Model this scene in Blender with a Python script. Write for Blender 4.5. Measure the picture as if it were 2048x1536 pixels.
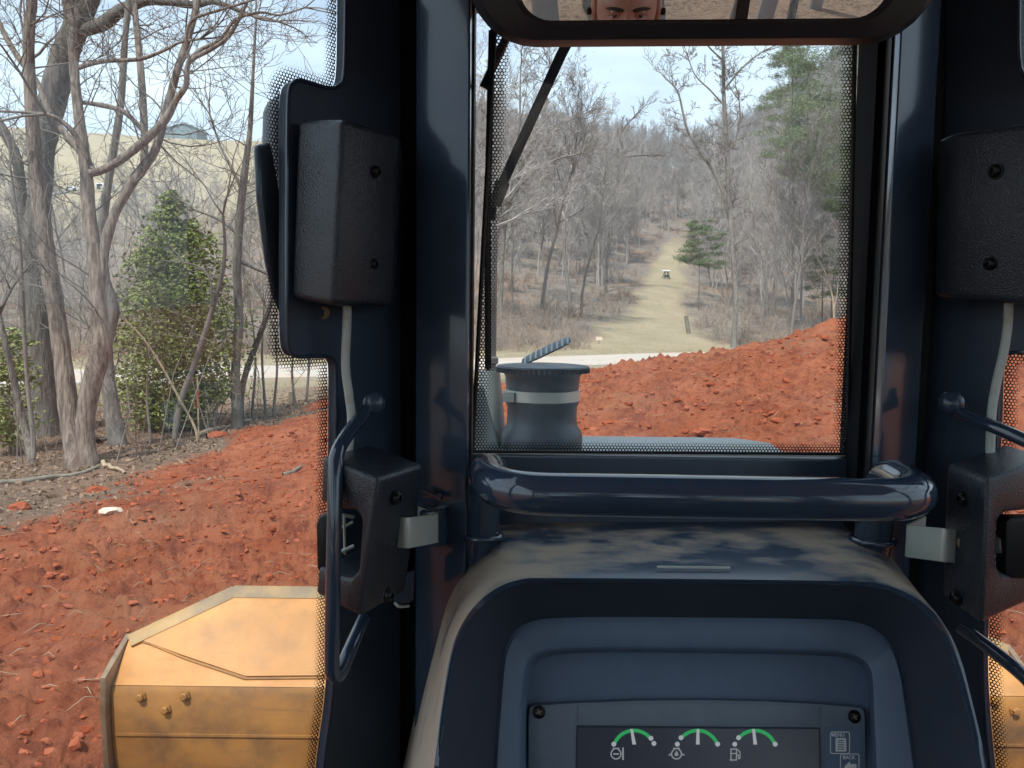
import bpy, bmesh, math, random
import numpy as np
from mathutils import Vector, Matrix, Euler

R = math.radians
sc = bpy.context.scene
for o in list(bpy.data.objects):
    bpy.data.objects.remove(o)

# ------------------------------------------------------------------ camera
F = 1607.0                      # focal length in photo pixels (2048 wide)
CAM = Vector((0.0, 0.0, 2.2))
CROT = Matrix.Rotation(R(85.0), 3, 'X') @ Matrix.Rotation(R(0.7), 3, 'Z')
cd = bpy.data.cameras.new('camera')
cam = bpy.data.objects.new('camera', cd)
sc.collection.objects.link(cam)
cam.location = CAM
cam.rotation_euler = CROT.to_euler()
cd.sensor_fit = 'HORIZONTAL'
cd.sensor_width = 36.0
cd.lens = 36.0 * F / 2048.0
cd.clip_start = 0.02
cd.clip_end = 5000.0
sc.camera = cam

# ------------------------------------------------------------------ world, sun, exposure
SUN_EL, SUN_FROM = 55.0, Vector((-0.42, -0.91))         # light comes from high behind, a little to the left
w = bpy.data.worlds.new('World')
sc.world = w
w.use_nodes = True
nt = w.node_tree
nt.nodes.clear()
sky = nt.nodes.new('ShaderNodeTexSky')
sky.sky_type = 'NISHITA'
sky.sun_disc = False
sky.sun_elevation = R(SUN_EL)
sky.sun_rotation = math.atan2(SUN_FROM.x, SUN_FROM.y)
sky.air_density = 1.0
sky.dust_density = 1.3
sky.ozone_density = 1.5
tc = nt.nodes.new('ShaderNodeTexCoord')
mp = nt.nodes.new('ShaderNodeMapping')
mp.inputs['Scale'].default_value = (1.0, 1.0, 4.5)
nz = nt.nodes.new('ShaderNodeTexNoise')
nz.inputs['Scale'].default_value = 2.3
nz.inputs['Detail'].default_value = 7.0
nz.inputs['Roughness'].default_value = 0.55
nz.inputs['Distortion'].default_value = 0.5
cr = nt.nodes.new('ShaderNodeValToRGB')
cr.color_ramp.elements[0].position = 0.33
cr.color_ramp.elements[0].color = (0.22, 0.22, 0.22, 1)
cr.color_ramp.elements[1].position = 0.66
cr.color_ramp.elements[1].color = (0.85, 0.85, 0.85, 1)
mx = nt.nodes.new('ShaderNodeMix')
mx.data_type = 'RGBA'
mx.inputs[7].default_value = (6.7, 8.0, 8.7, 1)        # thin bright cloud
bg = nt.nodes.new('ShaderNodeBackground')
bg.inputs['Strength'].default_value = 0.115
wo = nt.nodes.new('ShaderNodeOutputWorld')
L = nt.links.new
L(tc.outputs['Generated'], mp.inputs['Vector'])
L(mp.outputs['Vector'], nz.inputs['Vector'])
L(nz.outputs['Fac'], cr.inputs['Fac'])
L(cr.outputs['Color'], mx.inputs[0])
L(sky.outputs['Color'], mx.inputs[6])
L(mx.outputs[2], bg.inputs['Color'])
L(bg.outputs['Background'], wo.inputs['Surface'])

sl = bpy.data.lights.new('sun', 'SUN')
sl.energy = 3.0
sl.angle = R(2.0)
sl.color = (1.0, 0.95, 0.87)
so = bpy.data.objects.new('sun', sl)
sc.collection.objects.link(so)
sv = Vector((SUN_FROM.x, SUN_FROM.y, 0)).normalized() * math.cos(R(SUN_EL)) + Vector((0, 0, math.sin(R(SUN_EL))))
so.rotation_euler = sv.to_track_quat('Z', 'Y').to_euler()
so.location = (0, 0, 60)

sc.view_settings.view_transform = 'Standard'
sc.view_settings.look = 'None'
sc.view_settings.exposure = 0.80
sc.view_settings.gamma = 1.0
sc.cycles.use_denoising = True
sc.cycles.max_bounces = 8
sc.cycles.transparent_max_bounces = 24
sc.cycles.caustics_reflective = False
sc.cycles.caustics_refractive = False
sc.cycles.sample_clamp_indirect = 6.0


# ------------------------------------------------------------------ projection helpers (photo pixel -> point in the place)
def ray(px, py):
    return CROT @ Vector(((px - 1024.0) / F, (768.0 - py) / F, -1.0))


def P(px, py, Y):
    d = ray(px, py)
    return CAM + d * (Y / d.y)


def PP(px, py, p0, n):
    d = ray(px, py)
    return CAM + d * ((p0 - CAM).dot(n) / d.dot(n))


def PR(px, Y):                     # pixel size to metres at a depth
    return px * Y / F


# ------------------------------------------------------------------ materials
MATS = {}


def mat(name, c1, c2=None, rough=0.5, metal=0.0, nscale=6.0, detail=6.0, bump=0.0, bscale=40.0, spec=0.5,
        coat=0.0, lo=0.35, hi=0.65, stretch=(1, 1, 1), coords='Object', rough2=None, c3=None, n3=1.2, lo3=.45, hi3=.7,
        bdist=0.01, btype='noise'):
    m = bpy.data.materials.new(name)
    m.use_nodes = True
    t = m.node_tree
    b = t.nodes['Principled BSDF']
    b.inputs['Base Color'].default_value = (*c1, 1)
    b.inputs['Roughness'].default_value = rough
    b.inputs['Metallic'].default_value = metal
    b.inputs['Specular IOR Level'].default_value = spec
    b.inputs['Coat Weight'].default_value = coat
    b.inputs['Coat Roughness'].default_value = 0.06
    co = t.nodes.new('ShaderNodeTexCoord')
    mpn = t.nodes.new('ShaderNodeMapping')
    mpn.inputs['Scale'].default_value = stretch
    t.links.new(co.outputs[coords], mpn.inputs['Vector'])
    if c2 is not None:
        n = t.nodes.new('ShaderNodeTexNoise')
        n.inputs['Scale'].default_value = nscale
        n.inputs['Detail'].default_value = detail
        n.inputs['Roughness'].default_value = 0.62
        t.links.new(mpn.outputs['Vector'], n.inputs['Vector'])
        mr = t.nodes.new('ShaderNodeMapRange')
        mr.inputs['From Min'].default_value = lo
        mr.inputs['From Max'].default_value = hi
        t.links.new(n.outputs['Fac'], mr.inputs['Value'])
        mxn = t.nodes.new('ShaderNodeMix')
        mxn.data_type = 'RGBA'
        mxn.inputs[6].default_value = (*c1, 1)
        mxn.inputs[7].default_value = (*c2, 1)
        t.links.new(mr.outputs['Result'], mxn.inputs[0])
        out = mxn.outputs[2]
        if c3 is not None:
            n3n = t.nodes.new('ShaderNodeTexNoise')
            n3n.inputs['Scale'].default_value = n3
            n3n.inputs['Detail'].default_value = 8.0
            n3n.inputs['Roughness'].default_value = 0.65
            t.links.new(mpn.outputs['Vector'], n3n.inputs['Vector'])
            mr3 = t.nodes.new('ShaderNodeMapRange')
            mr3.inputs['From Min'].default_value = lo3
            mr3.inputs['From Max'].default_value = hi3
            t.links.new(n3n.outputs['Fac'], mr3.inputs['Value'])
            mx3 = t.nodes.new('ShaderNodeMix')
            mx3.data_type = 'RGBA'
            mx3.inputs[7].default_value = (*c3, 1)
            t.links.new(mr3.outputs['Result'], mx3.inputs[0])
            t.links.new(out, mx3.inputs[6])
            out = mx3.outputs[2]
        t.links.new(out, b.inputs['Base Color'])
        if rough2 is not None:
            mrr = t.nodes.new('ShaderNodeMapRange')
            mrr.inputs['To Min'].default_value = rough
            mrr.inputs['To Max'].default_value = rough2
            t.links.new(mr.outputs['Result'], mrr.inputs['Value'])
            t.links.new(mrr.outputs['Result'], b.inputs['Roughness'])
    if bump:
        if btype == 'voronoi':
            bn = t.nodes.new('ShaderNodeTexVoronoi')
            bn.feature = 'SMOOTH_F1'
            bo = 'Distance'
        else:
            bn = t.nodes.new('ShaderNodeTexNoise')
            bn.inputs['Detail'].default_value = 4.0
            bo = 'Fac'
        bn.inputs['Scale'].default_value = bscale
        t.links.new(mpn.outputs['Vector'], bn.inputs['Vector'])
        bm_ = t.nodes.new('ShaderNodeBump')
        bm_.inputs['Strength'].default_value = bump
        bm_.inputs['Distance'].default_value = bdist
        t.links.new(bn.outputs[bo], bm_.inputs['Height'])
        t.links.new(bm_.outputs['Normal'], b.inputs['Normal'])
    MATS[name] = m
    return m


def emit(name, c, s):
    m = bpy.data.materials.new(name)
    m.use_nodes = True
    b = m.node_tree.nodes['Principled BSDF']
    b.inputs['Base Color'].default_value = (*[v * .3 for v in c], 1)
    b.inputs['Emission Color'].default_value = (*c, 1)
    b.inputs['Emission Strength'].default_value = s
    MATS[name] = m
    return m


mat('navy_paint', (.032, .052, .086), (.042, .064, .100), rough=.20, nscale=9, coat=.35, spec=.4, bump=.05, bscale=60, bdist=.002)
mat('navy_matte', (.042, .064, .100), (.052, .076, .114), rough=.38, nscale=14, bump=.08, bscale=220, bdist=.001)
mat('headliner', (.46, .46, .44), (.40, .40, .38), rough=.9, nscale=30)  # unseen ceiling lining, made pale to bounce light into the cab
mat('trim_black', (.006, .007, .009), None, rough=.85, spec=.08)
mat('rubber', (.006, .006, .008), (.012, .012, .014), rough=.5, nscale=30)
mat('grain_plastic', (.024, .030, .040), (.032, .039, .050), rough=.24, nscale=20, bump=.6, bscale=700, bdist=.0012, btype='voronoi')
mat('panel_plastic', (.115, .165, .245), (.132, .184, .266), rough=.55, nscale=35, bump=.25, bscale=900, bdist=.0006)
mat('cove_plastic', (.035, .045, .068), (.045, .055, .078), rough=.55, nscale=25)
mat('module_plastic', (.17, .215, .265), (.19, .235, .285), rough=.5, nscale=40, bump=.2, bscale=900, bdist=.0006)
mat('cowl_dusty', (.055, .088, .140), (.45, .375, .295), rough=.28, rough2=.85, nscale=7.5, detail=12, lo=.42, hi=.58,
    stretch=(1.0, 1.5, 1.0), bump=.04, bscale=300, bdist=.001)
def cowl_nodes():
    m = MATS['cowl_dusty']
    t = m.node_tree
    mr = [n for n in t.nodes if n.type == 'MAP_RANGE' and n.inputs['From Min'].default_value < .45][0]
    src = mr.inputs['Value'].links[0].from_socket
    co = t.nodes.new('ShaderNodeTexCoord')
    sp = t.nodes.new('ShaderNodeSeparateXYZ')
    t.links.new(co.outputs['Object'], sp.inputs[0])
    a = t.nodes.new('ShaderNodeMath')
    a.operation = 'SUBTRACT'
    a.inputs[1].default_value = .275
    t.links.new(sp.outputs['X'], a.inputs[0])
    b = t.nodes.new('ShaderNodeMath')
    b.operation = 'MULTIPLY'
    t.links.new(a.outputs[0], b.inputs[0])
    t.links.new(a.outputs[0], b.inputs[1])
    c = t.nodes.new('ShaderNodeMath')
    c.operation = 'MULTIPLY_ADD'
    c.inputs[1].default_value = 1.5
    t.links.new(b.outputs[0], c.inputs[0])
    t.links.new(src, c.inputs[2])
    d = t.nodes.new('ShaderNodeMath')
    d.operation = 'SUBTRACT'
    d.inputs[1].default_value = .085
    t.links.new(c.outputs[0], d.inputs[0])
    t.links.new(d.outputs[0], mr.inputs['Value'])


cowl_nodes()


def scratches(name, col, ang, amount):
    t = MATS[name].node_tree
    b = t.nodes['Principled BSDF']
    src = b.inputs['Base Color'].links[0].from_socket
    co = t.nodes.new('ShaderNodeTexCoord')
    for a_, st_, th in ((ang, 16, .60), (ang + 1.3, 22, .63), (ang - .5, 12, .62)):
        mpn = t.nodes.new('ShaderNodeMapping')
        mpn.inputs['Rotation'].default_value = (0, a_, 0)
        mpn.inputs['Scale'].default_value = (1.6, 1.6, st_)
        t.links.new(co.outputs['Object'], mpn.inputs['Vector'])
        n = t.nodes.new('ShaderNodeTexNoise')
        n.inputs['Scale'].default_value = 2.2
        n.inputs['Detail'].default_value = 7
        n.inputs['Roughness'].default_value = .7
        t.links.new(mpn.outputs['Vector'], n.inputs['Vector'])
        mr = t.nodes.new('ShaderNodeMapRange')
        mr.inputs['From Min'].default_value = th - .03
        mr.inputs['From Max'].default_value = th + .09
        mr.inputs['To Max'].default_value = amount
        t.links.new(n.outputs['Fac'], mr.inputs['Value'])
        mx_ = t.nodes.new('ShaderNodeMix')
        mx_.data_type = 'RGBA'
        mx_.inputs[7].default_value = (*col, 1)
        t.links.new(mr.outputs['Result'], mx_.inputs[0])
        t.links.new(src, mx_.inputs[6])
        src = mx_.outputs[2]
    t.links.new(src, b.inputs['Base Color'])


mat('screw_black', (.012, .013, .015), None, rough=.32, metal=.4)
mat('zinc', (.62, .66, .60), (.54, .57, .52), rough=.38, metal=.3, nscale=18)
mat('hose', (.50, .54, .50), (.36, .30, .20), rough=.45, nscale=22, lo=.5, hi=.72)
mat('tube_gloss', (.028, .046, .078), (.036, .057, .092), rough=.09, nscale=8, coat=.8)
mat('chip_white', (.55, .58, .6), (.2, .22, .25), rough=.4, nscale=200)
mat('blade_yellow_glare', (.62, .305, .110), (.55, .25, .080), rough=.62, nscale=4, c3=(.30, .17, .085), n3=3.4, lo3=.47, hi3=.80,  # yellow paint, paled in colour for the glare on the sloped plate
    bump=.12, bscale=18, bdist=.006)
mat('blade_worn_shaded', (.43, .205, .055), (.33, .15, .045), rough=.55, nscale=5, detail=9, c3=(.13, .075, .042), n3=3.6, lo3=.46, hi3=.70,  # dirty worn paint, base also darkened for the shade on the lower face
    bump=.2, bscale=25, bdist=.006)
mat('lip_worn', (.42, .26, .10), (.22, .16, .10), rough=.55, nscale=7, detail=9, c3=(.42, .24, .07), n3=3, lo3=.5, hi3=.65)
scratches('blade_yellow_glare', (.30, .17, .08), .75, .38)
scratches('blade_worn_shaded', (.18, .10, .05), .75, .5)
mat('worn_steel', (.34, .25, .17), (.20, .135, .085), rough=.5, nscale=14, metal=.4)
mat('hood_paint', (.30, .34, .35), (.36, .39, .39), rough=.42, nscale=12, c3=(.34, .32, .29), n3=4)
mat('cover_grey', (.15, .17, .185), (.18, .20, .215), rough=.45, nscale=9)
mat('stack_black', (.036, .060, .080), (.058, .085, .105), rough=.42, nscale=14, c3=(.24, .27, .28), n3=8, lo3=.56, hi3=.78)
mat('galvanised', (.36, .41, .41), (.28, .31, .31), rough=.42, metal=.35, nscale=10)
mat('pipe_rust', (.26, .25, .24), (.13, .10, .085), rough=.6, metal=.3, nscale=7)
mat('mirror_glass', (.86, .86, .86), None, rough=.0, metal=1.0)
mat('frame_black', (.022, .021, .027), (.028, .027, .033), rough=.42, nscale=12)
mat('bark', (.22, .20, .18), (.10, .088, .078), rough=.9, nscale=20, lo=.4, hi=.6, stretch=(1, 1, .2), bump=.9, bscale=26, bdist=.03,
    c3=(.26, .245, .225), n3=1.3)
mat('bark_red', (.28, .232, .198), (.105, .084, .072), rough=.9, nscale=22, lo=.38, hi=.62, stretch=(1, 1, .18), bump=.9, bscale=26, bdist=.03,
    c3=(.19, .125, .095), n3=.9, lo3=.54, hi3=.7)
mat('bark_dark', (.17, .155, .14), (.075, .068, .062), rough=.95, nscale=16, stretch=(1, 1, .18), bump=1.0, bscale=20, bdist=.04)
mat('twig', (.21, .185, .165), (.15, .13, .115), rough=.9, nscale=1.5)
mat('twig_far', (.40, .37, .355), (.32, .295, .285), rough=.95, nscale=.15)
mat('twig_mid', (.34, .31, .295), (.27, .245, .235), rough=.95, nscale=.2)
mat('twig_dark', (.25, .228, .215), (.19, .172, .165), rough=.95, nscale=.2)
mat('brush', (.34, .29, .245), (.26, .21, .175), rough=.95, nscale=.25, c3=(.26, .17, .115), n3=.12, lo3=.5, hi3=.62)
mat('dry_grass', (.38, .32, .22), (.32, .26, .165), rough=.9, nscale=.4)
mat('holly_leaf', (.155, .195, .050), (.25, .28, .080), rough=.55, nscale=5, c3=(.24, .22, .07), n3=2.2, lo3=.56, hi3=.72)
mat('pine_needle', (.15, .19, .095), (.20, .235, .115), rough=.6, nscale=.9, c3=(.09, .14, .08), n3=.4)
mat('dead_leaf', (.31, .21, .14), (.20, .135, .09), rough=.85, nscale=3)
mat('clod', (.32, .084, .036), (.24, .058, .027), rough=.95, spec=.1, nscale=4, c3=(.37, .135, .085), n3=1.4, bump=.5, bscale=30, bdist=.02)
mat('concrete', (.50, .45, .40), (.44, .39, .345), rough=.85, nscale=.7, c3=(.50, .37, .28), n3=.25, bump=.2, bscale=30)
mat('asphalt', (.30, .30, .31), (.26, .26, .27), rough=.9, nscale=.8)
mat('wood_grey', (.23, .21, .175), (.15, .135, .11), rough=.9, nscale=9, stretch=(1, 1, .15))
mat('wood_pale', (.42, .33, .23), (.30, .22, .15), rough=.9, nscale=9)
mat('white_paint', (.75, .76, .76), (.68, .69, .70), rough=.4, nscale=3)
mat('dark_metal', (.03, .035, .035), (.05, .05, .05), rough=.5, nscale=9)
mat('barn_metal', (.17, .235, .27), (.15, .21, .245), rough=.5, nscale=.6)
mat('barn_roof', (.22, .27, .29), (.19, .24, .26), rough=.45, nscale=.5)
mat('red_ribbon', (.55, .05, .03), None, rough=.6)
mat('paper', (.72, .62, .50), (.55, .42, .32), rough=.8, nscale=30)
mat('tyre', (.02, .02, .02), None, rough=.8)
mat('window_dark', (.02, .025, .03), None, rough=.08)
mat('skin', (.55, .30, .22), (.48, .235, .165), rough=.5, nscale=14)
mat('hair', (.035, .024, .018), (.05, .035, .025), rough=.6, nscale=60)
mat('eye_white', (.7, .68, .65), None, rough=.15)
mat('iris', (.05, .06, .05), None, rough=.1)
mat('shirt', (.06, .075, .10), (.05, .06, .08), rough=.9, nscale=30)
mat('jeans', (.045, .06, .10), (.06, .075, .11), rough=.9, nscale=30)
mat('seat_fabric', (.02, .02, .022), (.03, .03, .032), rough=.85, nscale=60)
mat('print_white', (.80, .83, .84), None, rough=.6)
mat('lcd_hazed', (.085, .088, .115), (.105, .108, .135), rough=.16, nscale=6)  # screen grey raised so its colour carries a hazy reflection
emit('lcd_green', (.02, .22, .07), .7)
emit('lcd_white', (.34, .36, .39), .5)
emit('lcd_dim', (.20, .22, .24), .55)


def glass_mat(name, dirt, nscale):
    m = bpy.data.materials.new(name)
    m.use_nodes = True
    t = m.node_tree
    t.nodes.clear()
    out = t.nodes.new('ShaderNodeOutputMaterial')
    tr = t.nodes.new('ShaderNodeBsdfTransparent')
    tr.inputs['Color'].default_value = (.95, .98, .975, 1)
    gl = t.nodes.new('ShaderNodeBsdfGlossy')
    gl.inputs['Roughness'].default_value = 0.0
    gl.inputs['Color'].default_value = (.9, .9, .9, 1)
    lw = t.nodes.new('ShaderNodeLayerWeight')
    lw.inputs['Blend'].default_value = .5
    pw = t.nodes.new('ShaderNodeMath')
    pw.operation = 'POWER'
    pw.inputs[1].default_value = 5.0
    t.links.new(lw.outputs['Facing'], pw.inputs[0])
    fr = t.nodes.new('ShaderNodeMath')
    fr.operation = 'MULTIPLY_ADD'
    fr.inputs[1].default_value = .94
    fr.inputs[2].default_value = .045
    t.links.new(pw.outputs[0], fr.inputs[0])
    mx1 = t.nodes.new('ShaderNodeMixShader')
    t.links.new(fr.outputs[0], mx1.inputs[0])
    t.links.new(tr.outputs[0], mx1.inputs[1])
    t.links.new(gl.outputs[0], mx1.inputs[2])
    tl = t.nodes.new('ShaderNodeBsdfTranslucent')
    tl.inputs['Color'].default_value = (.85, .85, .84, 1)
    df = t.nodes.new('ShaderNodeBsdfDiffuse')
    df.inputs['Color'].default_value = (.85, .85, .84, 1)
    md = t.nodes.new('ShaderNodeMixShader')
    t.links.new(tl.outputs[0], md.inputs[1])
    t.links.new(df.outputs[0], md.inputs[2])
    co = t.nodes.new('ShaderNodeTexCoord')
    n = t.nodes.new('ShaderNodeTexNoise')
    n.inputs['Scale'].default_value = nscale
    n.inputs['Detail'].default_value = 8
    n.inputs['Roughness'].default_value = .7
    t.links.new(co.outputs['Object'], n.inputs['Vector'])
    mr = t.nodes.new('ShaderNodeMapRange')
    mr.inputs['From Min'].default_value = .45
    mr.inputs['From Max'].default_value = .80
    mr.inputs['To Min'].default_value = dirt * .45
    mr.inputs['To Max'].default_value = dirt * 3.0
    t.links.new(n.outputs['Fac'], mr.inputs['Value'])
    # dust specks
    vo = t.nodes.new('ShaderNodeTexVoronoi')
    vo.inputs['Scale'].default_value = 60
    t.links.new(co.outputs['Object'], vo.inputs['Vector'])
    lt = t.nodes.new('ShaderNodeMath')
    lt.operation = 'LESS_THAN'
    lt.inputs[1].default_value = .055
    t.links.new(vo.outputs['Distance'], lt.inputs[0])
    ml = t.nodes.new('ShaderNodeMath')
    ml.operation = 'MULTIPLY_ADD'
    ml.inputs[1].default_value = dirt * 6
    t.links.new(lt.outputs[0], ml.inputs[0])
    t.links.new(mr.outputs['Result'], ml.inputs[2])
    mx2 = t.nodes.new('ShaderNodeMixShader')
    t.links.new(ml.outputs[0], mx2.inputs[0])
    t.links.new(mx1.outputs[0], mx2.inputs[1])
    t.links.new(md.outputs[0], mx2.inputs[2])
    t.links.new(mx2.outputs[0], out.inputs['Surface'])
    MATS[name] = m


glass_mat('windshield_glass', .034, 7.0)
glass_mat('door_glass', .022, 4.0)


def frit_mat(name, pitch):
    """black ceramic dots printed on the glass: UV = metres in the pane, attribute d = distance from the edge 0..1"""
    m = bpy.data.materials.new(name)
    m.use_nodes = True
    t = m.node_tree
    t.nodes.clear()
    out = t.nodes.new('ShaderNodeOutputMaterial')
    uv = t.nodes.new('ShaderNodeUVMap')
    uv.uv_map = 'UVMap'
    tot = None
    for a in (90.0, 210.0, 330.0):
        k = 2 * math.pi / (pitch * math.sqrt(3) / 2)
        dt = t.nodes.new('ShaderNodeVectorMath')
        dt.operation = 'DOT_PRODUCT'
        dt.inputs[1].default_value = (math.cos(R(a)) * k, math.sin(R(a)) * k, 0)
        t.links.new(uv.outputs[0], dt.inputs[0])
        cs = t.nodes.new('ShaderNodeMath')
        cs.operation = 'COSINE'
        t.links.new(dt.outputs['Value'], cs.inputs[0])
        if tot is None:
            tot = cs.outputs[0]
        else:
            ad = t.nodes.new('ShaderNodeMath')
            ad.operation = 'ADD'
            t.links.new(tot, ad.inputs[0])
            t.links.new(cs.outputs[0], ad.inputs[1])
            tot = ad.outputs[0]
    at = t.nodes.new('ShaderNodeAttribute')
    at.attribute_name = 'd'
    # inside: small black dots (-p > threshold) ; towards the edge: round clear holes
    mr = t.nodes.new('ShaderNodeMapRange')
    mr.inputs['From Min'].default_value = .05
    mr.inputs['From Max'].default_value = .95
    mr.inputs['To Min'].default_value = .25
    mr.inputs['To Max'].default_value = -1.55
    mr.clamp = False
    t.links.new(at.outputs['Fac'], mr.inputs['Value'])
    gt = t.nodes.new('ShaderNodeMath')
    gt.operation = 'LESS_THAN'
    t.links.new(tot, gt.inputs[0])
    t.links.new(mr.outputs['Result'], gt.inputs[1])
    tr = t.nodes.new('ShaderNodeBsdfTransparent')
    bk = t.nodes.new('ShaderNodeBsdfPrincipled')
    bk.inputs['Base Color'].default_value = (.006, .006, .008, 1)
    bk.inputs['Roughness'].default_value = .45
    mxs = t.nodes.new('ShaderNodeMixShader')
    t.links.new(gt.outputs[0], mxs.inputs[0])
    t.links.new(tr.outputs[0], mxs.inputs[1])
    t.links.new(bk.outputs[0], mxs.inputs[2])
    t.links.new(mxs.outputs[0], out.inputs['Surface'])
    MATS[name] = m


frit_mat('frit', .0042)


# ------------------------------------------------------------------ mesh helpers
def link(o, parent=None, label=None, cat=None, group=None, kind=None):
    sc.collection.objects.link(o)
    if parent is not None:
        o.parent = parent
        o.matrix_parent_inverse = parent_matrix(parent).inverted()
    if label:
        o['label'] = label
    if cat:
        o['category'] = cat
    if group:
        o['group'] = group
    if kind:
        o['kind'] = kind
    return o


def parent_matrix(p):
    m = Matrix.LocRotScale(p.location, p.rotation_euler, p.scale)
    if p.parent is not None:
        m = parent_matrix(p.parent) @ p.matrix_parent_inverse @ m
    return m


def empty(name, loc, label, cat, group=None):
    o = bpy.data.objects.new(name, None)
    o.location = loc
    o.empty_display_size = .1
    return link(o, None, label, cat, group)


class MB:
    def __init__(s):
        s.v, s.f, s.m = [], [], []
        s.cur = 0

    def add(s, vs, fs):
        o = len(s.v)
        s.v += [tuple(v) for v in vs]
        s.f += [tuple(i + o for i in f) for f in fs]
        s.m += [s.cur] * len(fs)
        return o

    def hexa(s, a, b):
        """a: 4 points loop, b: matching 4 points"""
        s.add(list(a) + list(b), [(3, 2, 1, 0), (4, 5, 6, 7), (0, 1, 5, 4), (1, 2, 6, 5), (2, 3, 7, 6), (3, 0, 4, 7)])

    def box(s, c, size, rot=None):
        c = Vector(c)
        hx, hy, hz = [k / 2 for k in size]
        pts = [Vector((x, y, z)) for z in (-hz, hz) for x, y in ((-hx, -hy), (hx, -hy), (hx, hy), (-hx, hy))]
        if rot is not None:
            pts = [rot @ p for p in pts]
        s.hexa([c + p for p in pts[:4]], [c + p for p in pts[4:]])

    def prism(s, poly, vec):
        n = len(poly)
        vec = Vector(vec)
        vs = [Vector(p) for p in poly] + [Vector(p) + vec for p in poly]
        s.add(vs, [tuple(range(n - 1, -1, -1)), tuple(range(n, 2 * n))] + [(i, (i + 1) % n, n + (i + 1) % n, n + i) for i in range(n)])

    def rings(s, rs, closed=True, cap0=False, cap1=False):
        n = len(rs[0])
        vs = [p for r in rs for p in r]
        fs = []
        for k in range(len(rs) - 1):
            for i in range(n if closed else n - 1):
                j = (i + 1) % n
                fs.append((k * n + i, k * n + j, (k + 1) * n + j, (k + 1) * n + i))
        if cap0:
            fs.append(tuple(range(n - 1, -1, -1)))
        if cap1:
            fs.append(tuple(range((len(rs) - 1) * n, len(rs) * n)))
        s.add(vs, fs)

    def tube(s, pts, rad, sides=12, caps=True):
        pts = [Vector(p) for p in pts]
        if not hasattr(rad, '__len__'):
            rad = [rad] * len(pts)
        rs = []
        prev = None
        for i, p in enumerate(pts):
            t = (pts[min(i + 1, len(pts) - 1)] - pts[max(i - 1, 0)])
            if t.length < 1e-9:
                t = Vector((0, 0, 1))
            t.normalize()
            if prev is None:
                u = t.orthogonal().normalized()
            else:
                u = prev - t * prev.dot(t)
                u = u.normalized() if u.length > 1e-6 else t.orthogonal().normalized()
            prev = u
            vv = t.cross(u)
            rs.append([p + (u * math.cos(2 * math.pi * k / sides) + vv * math.sin(2 * math.pi * k / sides)) * rad[i] for k in range(sides)])
        s.rings(rs, True, caps, caps)

    def lathe(s, c, prof, axis=(0, 0, 1), seg=24, caps=True):
        ax = Vector(axis).normalized()
        u = ax.orthogonal().normalized()
        v = ax.cross(u)
        c = Vector(c)
        rs = [[c + ax * h + (u * math.cos(2 * math.pi * k / seg) + v * math.sin(2 * math.pi * k / seg)) * max(r, 1e-5) for k in range(seg)] for r, h in prof]
        s.rings(rs, True, caps, caps)

    def build(s, name, mats, parent=None, bevel=0, segs=2, smooth=35, mirror=False, fixn=True, **kw):
        vs = s.v
        if mirror:
            vs = [(0.4 - x, y, z) for x, y, z in vs]
        me = bpy.data.meshes.new(name)
        me.from_pydata(vs, [], s.f)
        if isinstance(mats, str):
            mats = [mats]
        for k in mats:
            me.materials.append(MATS[k])
        if len(mats) > 1:
            me.polygons.foreach_set('material_index', s.m)
        if fixn or bevel:
            bm = bmesh.new()
            bm.from_mesh(me)
            if fixn:
                bmesh.ops.recalc_face_normals(bm, faces=bm.faces)
            if bevel:
                es = [e for e in bm.edges if len(e.link_faces) == 2 and e.calc_face_angle(0) > R(25)]
                bmesh.ops.bevel(bm, geom=es, offset=bevel, segments=segs, profile=.5, affect='EDGES', clamp_overlap=True)
            bm.to_mesh(me)
            bm.free()
        if smooth:
            me.polygons.foreach_set('use_smooth', [True] * len(me.polygons))
            me.set_sharp_from_angle(angle=R(smooth))
        o = bpy.data.objects.new(name, me)
        return link(o, parent, **kw)


def curve(pts, n=8):
    """Catmull-Rom through Vectors"""
    pts = [Vector(p) for p in pts]
    out = []
    for i in range(len(pts) - 1):
        p0, p1, p2, p3 = pts[max(i - 1, 0)], pts[i], pts[i + 1], pts[min(i + 2, len(pts) - 1)]
        for k in range(n):
            t = k / n
            out.append(.5 * ((2 * p1) + (p2 - p0) * t + (2 * p0 - 5 * p1 + 4 * p2 - p3) * t * t + (3 * p1 - p0 - 3 * p2 + p3) * t ** 3))
    out.append(pts[-1])
    return out


def bend(pts, rad, n=6):
    """polyline with rounded corners"""
    pts = [Vector(p) for p in pts]
    out = [pts[0]]
    for i in range(1, len(pts) - 1):
        a, b, c = pts[i - 1], pts[i], pts[i + 1]
        r = min(rad, (a - b).length * .49, (c - b).length * .49)
        p, q = b + (a - b).normalized() * r, b + (c - b).normalized() * r
        for k in range(n + 1):
            t = k / n
            out.append(p * (1 - t) ** 2 + b * 2 * t * (1 - t) + q * t * t)
    out.append(pts[-1])
    return out


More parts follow.
